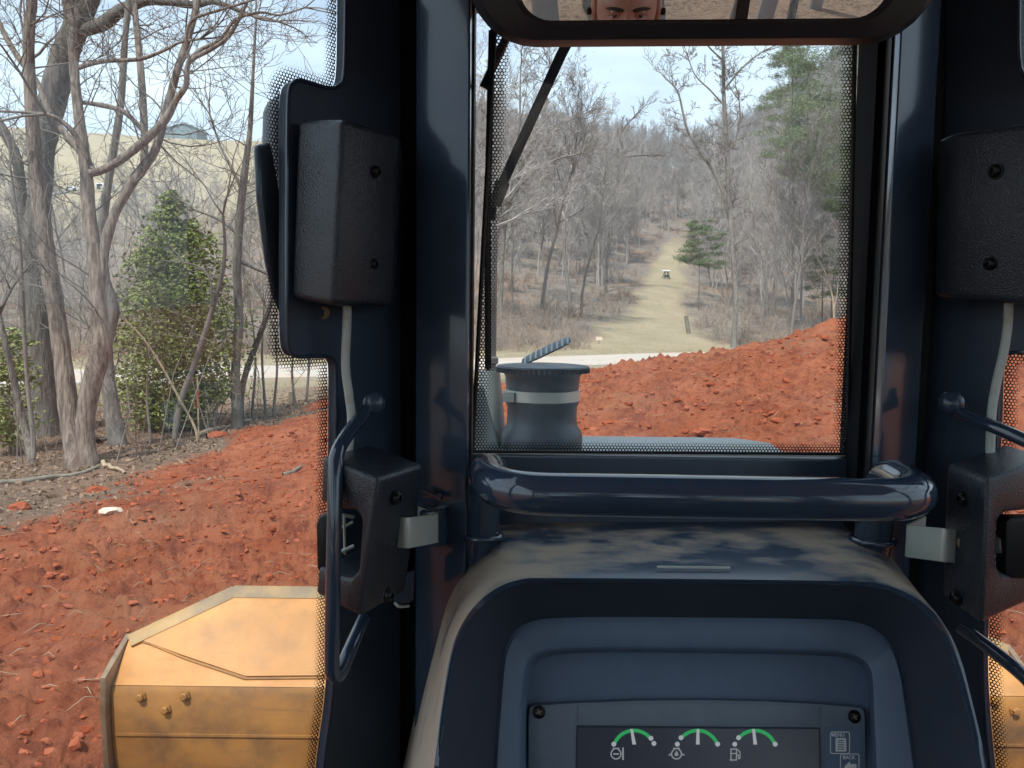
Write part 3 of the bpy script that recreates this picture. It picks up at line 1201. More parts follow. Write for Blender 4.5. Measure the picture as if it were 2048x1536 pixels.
for pth, nm in (([(1905, 1060, .86), (1935, 1062, .88)], 0),):
    mb = MB()
    mb.lathe(P(1932, 1084, .852), [(.0095, 0), (.0095, .006), (.006, .007), (.0055, .003), (.0001, .003)], (-.3, -1, 0), 18)
    mb.lathe(P(1936, 1112, .852), [(.006, 0), (.006, .005), (.0001, .0055)], (-.3, -1, 0), 18)
    mb.build('pivot_bolt', 'worn_steel', latr)

# striker straps
for path, hts, side in (([(772, 1062, .872), (815, 1066, .850), (876, 1056, .905), (838, 1040, .955)], 31, 0),
                        ([(1936, 1094, .868), (1888, 1090, .850), (1812, 1082, .905), (1848, 1062, .955)], 34, 1)):
    pts = bend([P(*p) for p in path], .006, 5)
    h = PR(hts, .87)
    mb = MB()
    r0, r1 = [], []
    th = .0016
    for i, p in enumerate(pts):
        t = (pts[min(i + 1, len(pts) - 1)] - pts[max(i - 1, 0)])
        t.z = 0
        t.normalize()
        nn = Vector((t.y, -t.x, 0))
        r0.append([p + nn * th + Vector((0, 0, h)), p - nn * th + Vector((0, 0, h)), p - nn * th - Vector((0, 0, h)), p + nn * th - Vector((0, 0, h))])
    mb.rings(r0, True, True, True)
    mb.build('striker_strap', 'zinc', dozer, bevel=.0006, smooth=40)
# striker block and lower catch on the left post
mb = MB()
mb.hexa([P(838, 1022, .93), P(878, 1024, .905), P(876, 1094, .905), P(838, 1096, .93)], [P(866, 1006, .985), P(899, 1010, .955), P(897, 1090, .955), P(866, 1090, .985)])
mb.build('striker_block', 'navy_paint', dozer, bevel=.002)
mb = MB()
for a, b in (((846, 980), (884, 996)), ((850, 992), (886, 990)), ((838, 1008), (876, 1020))):
    mb.tube([P(*a, .96), P(*b, .945)], PR(5, .95), 6)
mb.build('striker_clip', 'navy_paint', dozer)
mb = MB()
mb.hexa([P(783, 1156, .885), P(822, 1142, .905), P(820, 1206, .905), P(788, 1212, .885)], [P(800, 1150, .93), P(830, 1138, .94), P(828, 1200, .94), P(800, 1205, .93)])
ct = mb.build('lower_catch', 'navy_paint', dozer, bevel=.002)
mb = MB()
mb.tube(curve([P(789, 1205, .884), P(798, 1213, .884), P(817, 1212, .90)], 5), PR(3, .88), 8)
mb.build('catch_lip', 'zinc', ct)

# --- grab bars on the doors
mb = MB()
mb.tube(curve([P(744, 808, .935), P(716, 842, .90), P(690, 876, .865), P(674, 908, .838), P(671, 950, .825), P(668, 1080, .812), P(665, 1220, .806), P(664, 1320, .804), P(667, 1348, .808), P(680, 1346, .815), P(700, 1300, .84), P(728, 1236, .885)], 7), PR(15.5, .82), 14)
gb = mb.build('grab_bar', 'tube_gloss', dozer, smooth=60)
mb = MB()
mb.lathe(P(748, 806, .93), [(.008, -.004), (.013, 0), (.013, .008), (.009, .012), (.0001, .0125)], (.1, -1, .1), 18)
mb.build('bar_boss', 'navy_paint', gb, smooth=50)
mb = MB()
mb.tube(curve([P(1900, 812, .955), P(1925, 826, .93), P(1960, 842, .90), P(2048, 880, .84), P(2140, 925, .79), P(2180, 1000, .775), P(2185, 1200, .765), P(2170, 1400, .76), P(2130, 1440, .765), P(2048, 1352, .80), P(1960, 1282, .86), P(1925, 1258, .89)], 7), PR(14, .84), 14)
gb = mb.build('grab_bar', 'tube_gloss', dozer, smooth=60)
mb = MB()
mb.lathe(P(1902, 806, .945), [(.008, -.004), (.014, 0), (.014, .006), (.009, .012), (.0001, .0125)], (-.3, -1, .3), 18)
mb.build('bar_boss', 'navy_paint', gb, smooth=50)

# --- console: dusty cowl, dark cove, panel, instrument module
rim_px = [(852, 1700), (868, 1536), (885, 1400), (905, 1292), (938, 1226), (984, 1182), (1040, 1159), (1120, 1156), (1400, 1158), (1680, 1162), (1760, 1168), (1826, 1192), (1880, 1238), (1915, 1300), (1940, 1385), (1975, 1536), (2005, 1700)]
rear_px = [(770, 1700), (806, 1536), (836, 1400), (862, 1292), (884, 1185), (905, 1128), (940, 1080), (1000, 1050), (1400, 1044), (1640, 1046), (1700, 1052), (1742, 1068), (1768, 1098), (1790, 1150), (1820, 1290), (1850, 1450), (1870, 1600)]
cove_px = [(985, 1700), (988, 1536), (998, 1400), (1008, 1305), (1030, 1262), (1060, 1244), (1100, 1237), (1200, 1234), (1400, 1235), (1620, 1238), (1706, 1243), (1752, 1260), (1784, 1292), (1802, 1340), (1814, 1410), (1832, 1536), (1850, 1700)]
face_px = [(1040, 1700), (1042, 1536), (1046, 1400), (1052, 1338), (1062, 1318), (1082, 1306), (1120, 1300), (1200, 1297), (1400, 1298), (1620, 1302), (1690, 1306), (1720, 1316), (1738, 1332), (1746, 1360), (1748, 1410), (1754, 1536), (1760, 1700)]


def rim_y(py):
    return .80 - .10 * max(0, (py - 1160)) / 380.0


def dense(a, n=5):
    return curve([Vector((x, y, 0)) for x, y in a], n)


rim = [P(p.x, p.y, rim_y(p.y)) for p in dense(rim_px)]
rear = [P(p.x, p.y, 1.035) for p in dense(rear_px)]
mid = [a.lerp(b, .06) + Vector((0, 0, .0012)) for a, b in zip(rim, rear)]
mb = MB()
rs = [[p.copy() for p in rim], mid]
for t in (.2, .4, .6, .8, 1.0):
    rs.append([a.lerp(b, t) for a, b in zip(rim, rear)])
mb.rings(rs, closed=False)
cowl = mb.build('console_cowl', 'cowl_dusty', dozer, smooth=60)
inner = [P(1400 + (p.x - 1400) * .984, p.y + 9 if p.y < 1500 else p.y, rim_y(p.y) + .001) for p in dense(rim_px)]
mb = MB()
inner2 = [p + Vector((0, .006, -.001)) for p in inner]
mb.rings([rim, inner, inner2], closed=False)
mb.build('rim_edge', 'tube_gloss', cowl, smooth=70)
cove = [P(p.x, p.y, .885 - .10 * max(0, (p.y - 1240)) / 380.0) for p in dense(cove_px)]
face = [P(p.x, p.y, .875 - .10 * max(0, (p.y - 1300)) / 380.0) for p in dense(face_px)]
deep = [P(1400 + (p.x - 1400) * .97, p.y + 8, .915 - .10 * max(0, (p.y - 1300)) / 380.0) for p in dense(face_px)]
mb = MB()
cv1 = [a.lerp(b, .55) + (a - b).normalized() * .006 for a, b in zip(inner2, cove)]
mb.rings([inner2, cv1, cove], closed=False)
mb.build('cove', 'cove_plastic', cowl, smooth=50)
mb = MB()
m1 = [a.lerp(b, .12) + Vector((0, -.004, 0)) for a, b in zip(cove, face)]
m2 = [a.lerp(b, .88) + Vector((0, -.003, 0)) for a, b in zip(cove, face)]
mb.rings([cove, m1, m2, face, deep], closed=False)
o = len(mb.v)
mb.add(deep, [tuple(range(len(deep)))])
bz = mb.build('panel_bezel', 'panel_plastic', cowl, smooth=40)
bm = bmesh.new()
bm.from_mesh(bz.data)
bmesh.ops.triangulate(bm, faces=[f for f in bm.faces if len(f.verts) > 4])
bm.to_mesh(bz.data)
bm.free()
# slot and scratches on the cowl top
mb = MB()
a, b = P(1314, 1135, .825), P(1460, 1138, .825)
mb.box((a + b) / 2 + Vector((0, 0, .001)), ((b - a).length, .0018, .002))
mb.build('slot_trim', 'zinc', cowl)

# instrument module
IN = Vector((0, -.94, .34)).normalized()
IP = P(1400, 1412, .872)


def ip(px, py, off=0.0):
    return PP(px, py, IP + IN * off, IN)


module = MB()
out = [(1056, 1700), (1057, 1440), (1059, 1416), (1066, 1411), (1150, 1406), (1280, 1401), (1400, 1400), (1520, 1402), (1640, 1408), (1722, 1415), (1729, 1420), (1731, 1440), (1734, 1700)]
module.prism([ip(x, y) for x, y in out], -IN * .03)
mod = module.build('instrument_module', 'module_plastic', dozer, bevel=.0015)
mb = MB()
mb.prism([ip(x, y, .0012) for x, y in [(1156, 1411), (1280, 1406), (1400, 1405), (1520, 1407), (1641, 1413), (1641, 1452), (1156, 1450)]], -IN * .002)
mb.build('module_brow', 'module_plastic', mod, bevel=.0006)
for sx, sy in ((1078, 1424), (1708, 1433)):
    s = MB()
    p = ip(sx, sy)
    s.lathe(p, [(.0072, .0002), (.0072, .0012), (.0062, .0014), (.0058, .0006), (.0052, .0022), (.003, .0028), (.0001, .003)], IN, 20)
    e1 = Vector((1, 0, 0))
    e2 = IN.cross(e1).normalized()
    s2 = s.build('screw', 'screw_black', mod)
    c = MB()
    for a in (.4, .4 + math.pi / 2):
        dd = e1 * math.cos(a) + e2 * math.sin(a)
        pp = e1 * -math.sin(a) + e2 * math.cos(a)
        q = p + IN * .0031
        c.add([q - dd * .0032 - pp * .0006, q + dd * .0032 - pp * .0006, q + dd * .0032 + pp * .0006, q - dd * .0032 + pp * .0006], [(0, 1, 2, 3)])
        q = q + IN * .0001
    c.build('screw_cross', 'worn_steel', mod, fixn=False)
mb = MB()
mb.prism([ip(x, y, .0006) for x, y in [(1154, 1454), (1638, 1458), (1640, 1700), (1152, 1700)]], -IN * .001)
scr = mb.build('display_screen', 'lcd_hazed', mod)
mb = MB()
mb.tube([ip(1152, 1700, .0008), ip(1154, 1453, .0008), ip(1639, 1457, .0008), ip(1642, 1700, .0008)], .0012, 6)
mb.build('screen_frame', 'cove_plastic', mod)


def print_poly(mb, pts, off):
    ps = [ip(x, y, off) for x, y in pts]
    mb.add(ps, [tuple(range(len(ps)))])


def stroke(mb, pts, wpx, off):
    pts = [Vector((x, y)) for x, y in pts]
    for a, b in zip(pts, pts[1:]):
        d = (b - a)
        if d.length < 1e-6:
            continue
        d.normalize()
        nn = Vector((-d.y, d.x)) * wpx / 2
        d = d * wpx * .3
        print_poly(mb, [(a - nn - d)[:], (b - nn + d)[:], (b + nn + d)[:], (a + nn - d)[:]], off)


def arc(cx, cy, r, a0, a1, n=14):
    return [(cx + r * math.cos(R(a0 + (a1 - a0) * k / n)), cy - r * math.sin(R(a0 + (a1 - a0) * k / n))) for k in range(n + 1)]


for gi, (cx, a0, a1, tilt) in enumerate(((1268, 158, 42, -4), (1395, 142, 24, 2), (1510, 138, 22, -2))):
    g = MB()
    stroke(g, arc(cx, 1503, 42, a0, a1), 7.0, .0012)
    g.build('gauge_arc', 'lcd_green', mod, fixn=False, smooth=0)
    g = MB()
    for aa in ((160, 38, 22) if gi == 0 else (140, 160, 20)):
        x, y = cx + 43 * math.cos(R(aa)), 1503 - 43 * math.sin(R(aa))
        print_poly(g, arc(x, y, 5.0, 0, 330, 8), .0015)
    print_poly(g, [(cx + tilt - 3.6, 1458), (cx + tilt + 1.6, 1458), (cx + 4.4, 1489), (cx - 3.2, 1489)], .0018)
    g.build('gauge_needle', 'lcd_white', mod, fixn=False, smooth=0)
    g = MB()
    g.lathe(ip(cx + 3, 1509, .0008), [(.0085, 0), (.0085, .0002), (.0001, .0002)], IN, 24)
    g.build('gauge_hub', 'lcd_hazed', mod)
g = MB()
stroke(g, arc(1232, 1508, 10, 60, -240, 14), 2.6, .0013)
stroke(g, [(1226, 1497), (1238, 1497)], 3, .0013)
stroke(g, [(1227, 1508), (1237, 1508)], 3, .0013)
stroke(g, [(1246, 1496), (1246, 1519)], 3.4, .0013)
g.build('temperature_icon', 'lcd_dim', mod, fixn=False, smooth=0)
g = MB()
stroke(g, arc(1353, 1508, 10, 60, -240, 14), 2.6, .0013)
stroke(g, [(1347, 1497), (1359, 1497)], 3, .0013)
stroke(g, [(1338, 1510), (1343, 1508)], 3, .0013)
stroke(g, [(1363, 1508), (1368, 1510)], 3, .0013)
print_poly(g, [(1353, 1501), (1357, 1508), (1356, 1512), (1350, 1512), (1349, 1508)], .0013)
g.build('oil_icon', 'lcd_dim', mod, fixn=False, smooth=0)
g = MB()
stroke(g, [(1462, 1520), (1462, 1498), (1473, 1498), (1473, 1520), (1460, 1520)], 2.4, .0013)
stroke(g, [(1462, 1507), (1473, 1507)], 2.2, .0013)
stroke(g, [(1473, 1510), (1477, 1510), (1477, 1517), (1480, 1517), (1480, 1504), (1475, 1499)], 2.0, .0013)
g.build('fuel_icon', 'lcd_dim', mod, fixn=False, smooth=0)
# keypad
mb = MB()
kp = [(1650, 1700), (1648, 1464), (1651, 1456), (1658, 1453), (1714, 1455), (1721, 1458), (1724, 1466), (1728, 1700)]
mb.prism([ip(x, y, .0008) for x, y in kp], -IN * .001)
mb.build('keypad', 'panel_plastic', mod)


def key(x0, y0, x1, y1):
    g = MB()
    r = 4
    pts = []
    for cx, cy, a in ((x1 - r, y0 + r, 90), (x1 - r, y1 - r, 0), (x0 + r, y1 - r, -90), (x0 + r, y0 + r, -180)):
        pts += arc(cx, cy, r, a, a - 90, 4)
    stroke(g, pts + [pts[0]], 1.8, .0012)
    return g


def text(body, px, py, hpx, name):
    cu = bpy.data.curves.new(name, 'FONT')
    cu.body = body
    cu.align_x = 'CENTER'
    cu.align_y = 'CENTER'
    cu.size = PR(hpx, .83) * 1.38
    cu.offset = .00012
    tmp = bpy.data.objects.new('t', cu)
    sc.collection.objects.link(tmp)
    dg = bpy.context.evaluated_depsgraph_get()
    me = bpy.data.meshes.new_from_object(tmp.evaluated_get(dg))
    bpy.data.objects.remove(tmp)
    e1 = Vector((1, 0, 0))
    e2 = IN.cross(e1).normalized()
    M = Matrix((e1, e2, IN)).transposed().to_4x4()
    M.translation = ip(px, py, .0013)
    me.transform(M)
    me.materials.clear()
    me.materials.append(MATS['print_white'])
    ob = bpy.data.objects.new(name, me)
    return link(ob, mod)


g = key(1661, 1464, 1699, 1507)
print_poly(g, [(1671, 1476), (1692, 1476), (1693, 1503), (1671, 1503)], .0012)
g.build('menu_key', 'print_white', mod, fixn=False, smooth=0)
g = MB()
for k in range(5):
    stroke(g, [(1676, 1481 + k * 4.4), (1688, 1481 + k * 4.4)], 1.6, .0014)
g.build('menu_icon', 'cove_plastic', mod, fixn=False, smooth=0)
text('MENU', 1676, 1470, 7.5, 'menu_lettering')
g = key(1681, 1508, 1718, 1551)
print_poly(g, [(1688, 1534), (1700, 1522), (1700, 1528), (1713, 1528), (1713, 1540), (1700, 1540), (1700, 1546)], .0012)
g.build('back_key', 'print_white', mod, fixn=False, smooth=0)
text('BACK', 1698, 1515, 7.5, 'back_lettering')

# --- big grab handle over the console
HY, BY = .795, .945
hp = [P(944, 1130, BY), P(970, 990, BY), P(992, 938, BY), P(975, 990, HY + .012), P(1040, 992, HY), P(1400, 996, HY), P(1830, 1000, HY), P(1868, 1000, HY + .010), P(1780, 952, BY - .02), P(1755, 990, BY), P(1752, 1130, BY)]
zt = 2.020
xl, xr = P(972, 990, BY).x, P(1760, 990, BY).x
bl_, br_ = P(958, 990, HY).x, P(1886, 998, HY).x
path = bend([Vector((xl - .008, BY + .012, 1.90)), Vector((xl, BY, zt + .002)), Vector((bl_ + .018, HY, zt)), Vector((br_ - .012, HY, zt - .002)), Vector((xr, BY, zt)), Vector((xr - .003, BY + .012, 1.90))], .058, 10)
mb = MB()
mb.tube(path, .0216, 24)
gh = mb.build('dash_handle', 'tube_gloss', dozer, smooth=60)
rnd = random.Random(4)
for xx in (xl - .005, xr - .002):
    mb = MB()
    pts = []
    for k in range(26):
        a = 2 * math.pi * k / 25
        rr = .0235 + rnd.uniform(-.0012, .0012)
        pts.append(Vector((xx + rr * math.cos(a), BY + .008 + rr * math.sin(a), 1.933 + rnd.uniform(-.0015, .0015))))
    mb.tube(pts, [rnd.uniform(.003, .0046) for _ in pts], 8)
    mb.build('weld_bead', 'tube_gloss', gh, smooth=70)

# --- interior mirror: frame and mirror glass; the plane is set so that it shows the operator
HEAD = Vector((.175, -.345, 2.285))                  # between the operator's eyes
MC = P(1256, 22, .85)
MN = ((CAM - MC).normalized() + (HEAD - MC).normalized()).normalized()
MR = Vector((1, 0, 0))
MR = (MR - MN * MR.dot(MN)).normalized()
MR = (Matrix.Rotation(R(.9), 3, MN) @ MR)
MU = MN.cross(MR).normalized()
if MU.z < 0:
    MU = -MU


def mpl(px, py, off=0.0):
    return PP(px, py, MC + MN * off, MN)


def rrect(x0, x1, y0, y1, r, n=8):
    pts = []
    for cx, cy, a in ((x1 - r, y1 - r, 0), (x0 + r, y1 - r, 90), (x0 + r, y0 + r, 180), (x1 - r, y0 + r, 270)):
        for k in range(n + 1):
            t = R(a + 90 * k / n)
            pts.append((cx + r * math.cos(t), cy + r * math.sin(t)))
    return pts


def mcoord(p):
    return (p - MC).dot(MR), (p - MC).dot(MU)


gx0, gy0 = mcoord(mpl(1036, 44))
gx1, _ = mcoord(mpl(1772, 44))
ox0, oy0 = mcoord(mpl(934, 94))
ox1, _ = mcoord(mpl(1872, 94))
gy0 = mcoord(mpl(1256, 42))[1]
oy0 = mcoord(mpl(1300, 92))[1]
top = gy0 + .135


def mring(x0, x1, y0, y1, r, off):
    return [MC + MR * x + MU * y + MN * off for x, y in rrect(x0, x1, y0, y1, r)]


e = ox0 - gx0
mb = MB()
rs = [mring(gx0, gx1, gy0, top, .034, -.004), mring(gx0, gx1, gy0, top, .034, .004), mring(gx0 - .006, gx1 + .006, gy0 - .004, top + .004, .040, .010),
      mring(ox0 + .012, ox1 - .012, oy0 + .006, top + .020, .062, .006), mring(ox0, ox1, oy0, top + .026, .072, -.012), mring(ox0 + .002, ox1 - .002, oy0 + .002, top + .024, .070, -.035),
      mring(ox0 + .03, ox1 - .03, oy0 + .02, top, .05, -.055)]
mb.rings(rs, True, False, True)
mf = mb.build('interior_mirror', 'frame_black', dozer, smooth=50)
mb = MB()
mb.add(mring(gx0 + .001, gx1 - .001, gy0 + .001, top - .001, .033, .0), [tuple(range(36))])
mg = mb.build('mirror_glass', 'mirror_glass', mf, fixn=False, smooth=0)
mb = MB()
c0 = MC + MR * ((ox0 + ox1) / 2) + MU * (top * .8) - MN * .05
mb.tube([c0, c0 + Vector((0, .08, .06)), Vector((.2, 1.10, 2.69))], .009, 10)
mb.build('mirror_stem', 'frame_black', mf)

# --- outside: engine hood, air stack, exhaust, wiper
mb = MB()
HF = 1.62
hz = P(1400, 869, HF).z
hx1 = P(1592, 905, HF).x
hx0 = .4 - hx1
prof = []
for x, zz in ((hx0, -.40), (hx0, -.10), (hx0 + .02, -.045), (hx0 + .07, -.008), (hx0 + .13, 0), (hx1 - .13, 0), (hx1 - .07, -.008), (hx1 - .02, -.045), (hx1, -.10), (hx1, -.40)):
    prof.append((x, zz))
mb.rings([[Vector((x, 1.14, hz - .040 + zz)) for x, zz in prof], [Vector((x, HF - .24, hz - .012 + zz)) for x, zz in prof], [Vector((x, HF - .05, hz + zz)) for x, zz in prof],
          [Vector((x, HF, hz - .006 + zz)) for x, zz in prof], [Vector((x, HF + .02, hz - .05 + zz * .98)) for x, zz in prof], [Vector((x, HF + .04, hz - .55)) for x, zz in prof]], closed=False)
hood = mb.build('engine_hood', 'hood_paint', dozer, smooth=50)
mb = MB()
mb.prism([(hx0 + .03, 1.14, .5), (hx1 - .03, 1.14, .5), (hx1 - .03, HF - .02, .5), (hx0 + .03, HF - .02, .5)], (0, 0, hz - .36 - .5))
mb.build('engine_block', 'dark_metal', dozer)

SY = 1.42
sc_c = P(1083, 895, SY)
ax = Vector((0, 0, 1))
k = PR(1, SY)


def hgt(py):
    return P(1083, py, SY).z


mb = MB()
zb = hz - .05
mb.lathe((sc_c.x, SY, 0), [(82 * k, zb), (82 * k, hgt(872)), (80 * k, hgt(862)), (72 * k, hgt(850)), (70 * k, hgt(838)), (70 * k, hgt(812)), (73 * k, hgt(808)), (73 * k, hgt(775)), (74 * k, hgt(765)),
                           (75 * k, hgt(752)), (80 * k, hgt(744)), (90 * k, hgt(738)), (93 * k, hgt(734)), (92 * k, hgt(731)), (70 * k, hgt(729)), (1 * k, hgt(728))], ax, 40)
stk = mb.build('air_stack', 'stack_black', dozer, smooth=40)
mb = MB()
mb.lathe((sc_c.x, SY, 0), [(72 * k, hgt(800)), (75.5 * k, hgt(799)), (75.5 * k, hgt(779)), (72 * k, hgt(778))], ax, 40, caps=False)
mb.box((sc_c.x - 68 * k, SY - 40 * k, hgt(790)), (.02, .03, .016))
mb.build('clamp_band', 'zinc', stk, smooth=40)
# teeth under the rim
mb = MB()
for i in range(56):
    a = 2 * math.pi * i / 56
    mb.box((sc_c.x + 91 * k * math.cos(a), SY + 91 * k * math.sin(a), hgt(739)), (.005, .005, .008))
mb.build('rim_teeth', 'stack_black', stk, smooth=0)
# tilted ribbed rain flap behind the rim
mb = MB()
fc, ft = P(1044, 726, SY + .04), P(1142, 680, SY + .06)
dirf = (ft - fc)
sidev = Vector((0.05, 1, .42)).normalized()
nrm = dirf.cross(sidev).normalized()
if nrm.z < 0:
    nrm = -nrm
pl = []
half = .018
for t, wv in ((0, .6), (.12, .9), (.4, 1), (.8, .95), (1.0, .55)):
    pl.append(fc + dirf * t - sidev * half * wv)
for t, wv in ((1.0, .55), (.8, .95), (.4, 1), (.12, .9), (0, .6)):
    pl.append(fc + dirf * t + sidev * half * wv)
mb.prism(pl, nrm * .003)
fl = mb.build('rain_flap', 'stack_black', stk, bevel=.001, smooth=30)
for i in range(9):
    t = .06 + i * .108
    r_ = MB()
    c = fc + dirf * t - nrm * .0004
    r_.hexa([c - sidev * half * .9, c + sidev * half * .9, c + sidev * half * .9 + dirf * .035, c - sidev * half * .9 + dirf * .035],
            [c - sidev * half * .9 + nrm * .0042, c + sidev * half * .9 + nrm * .0042, c + sidev * half * .9 + dirf * .035 + nrm * .0042, c - sidev * half * .9 + dirf * .035 + nrm * .0042])
    r_.build('flap_rib', 'galvanised', dozer if False else stk, smooth=0)

EY = 1.53
ex = P(985, 600, EY).x
mb = MB()


def ehz(py):
    return P(985, py, EY).z


k2 = PR(1, EY)
mb.lathe((ex, EY, 0), [(8 * k2, ehz(770)), (8.5 * k2, ehz(730)), (13 * k2, ehz(726)), (13 * k2, ehz(716)), (8.5 * k2, ehz(712)), (8.5 * k2, ehz(470)), (6 * k2, ehz(440)), (5 * k2, ehz(440)), (5 * k2, ehz(480))], ax, 24, caps=False)
mb.build('exhaust_pipe', 'pipe_rust', dozer, smooth=40)
mb = MB()
cx2 = P(980, 800, 1.48).x
mb.lathe((cx2, 1.48, 0), [(34 * k2, hz - .03), (31 * k2, P(980, 860, 1.48).z), (19 * k2, P(980, 745, 1.48).z), (18 * k2, P(980, 741, 1.48).z), (14 * k2, P(980, 741, 1.48).z)], ax, 32, caps=False)
mb.build('heat_shield', 'galvanised', dozer, smooth=40)
mb = MB()
mb.prism([P(958, 770, 1.38), P(966, 775, 1.38), P(1001, 905, 1.38), P(925, 905, 1.38), P(925, 800, 1.38)], (0, .02, 0))
mb.build('guard_plate', 'galvanised', dozer, bevel=.004)

# wiper outside the pane
mb = MB()
for pts, r in (([(1140, 75), (1122, 110), (1006, 364)], 9.5),):
    ps = [wpane(x, y, -.045) for x, y in pts]
    for a, b in zip(ps, ps[1:]):
        d = (b - a).normalized()
        s_ = d.cross(WSn).normalized() * PR(r, 1.1)
        e0 = d * .004
        mb.hexa([a - s_ - e0, a + s_ - e0, b + s_ + e0, b - s_ + e0], [a - s_ - e0 - WSn * .006, a + s_ - e0 - WSn * .006, b + s_ + e0 - WSn * .006, b - s_ + e0 - WSn * .006])
wa = mb.build('wiper_arm', 'navy_paint', dozer, bevel=.001)
mb = MB()
a, b = wpane(1006, 362, -.043), wpane(990, 412, -.040)
d = (b - a).normalized()
s_ = d.cross(WSn).normalized() * PR(14, 1.1)
mb.hexa([a - s_, a + s_, b + s_ * .8, b - s_ * .8], [a - s_ - WSn * .014, a + s_ - WSn * .014, b + s_ * .8 - WSn * .014, b - s_ * .8 - WSn * .014])
mb.tube([wpane(990, 405, -.04), wpane(986, 440, -.03)], .004, 8)
mb.build('arm_socket', 'navy_paint', wa, bevel=.0015)
mb = MB()
ps = [wpane(x, y, -.026) for x, y in ((984, 60), (977, 330), (975, 450), (976, 738))]
for wx, dz in ((.0042, .0), (.0018, .008)):
    for a, b in zip(ps, ps[1:]):
        d = (b - a).normalized()
        s_ = d.cross(WSn).normalized() * wx
        o_ = WSn * (dz)
        mb.hexa([a - s_ + o_, a + s_ + o_, b + s_ + o_, b - s_ + o_], [a - s_ + o_ - WSn * .010, a + s_ + o_ - WSn * .010, b + s_ + o_ - WSn * .010, b - s_ + o_ - WSn * .010])
mb.build('wiper_blade', 'rubber', wa)
mb = MB()
a, b = wpane(1020, 60, -.03), wpane(966, 176, -.03)
mb.tube([a, b], PR(8, 1.1), 8)
mb.build('link_arm', 'navy_paint', wa)

# --- the blade, seen from behind
BX0, BX1 = -1.50, 1.97
bzT, bzF, bzL = 1.16, .84, .70
yT, yF, yB = 3.24, 2.93, 2.92
Tz = P(500, 1180, yT).z
Fz = P(500, 1374, yF).z
CL = (BX0 + .36)
CR = (BX1 - .36)
cz = P(230, 1268, yT - .12).z
yc_ = yF + (yT - yF) * ((cz - Fz) / (Tz - Fz))


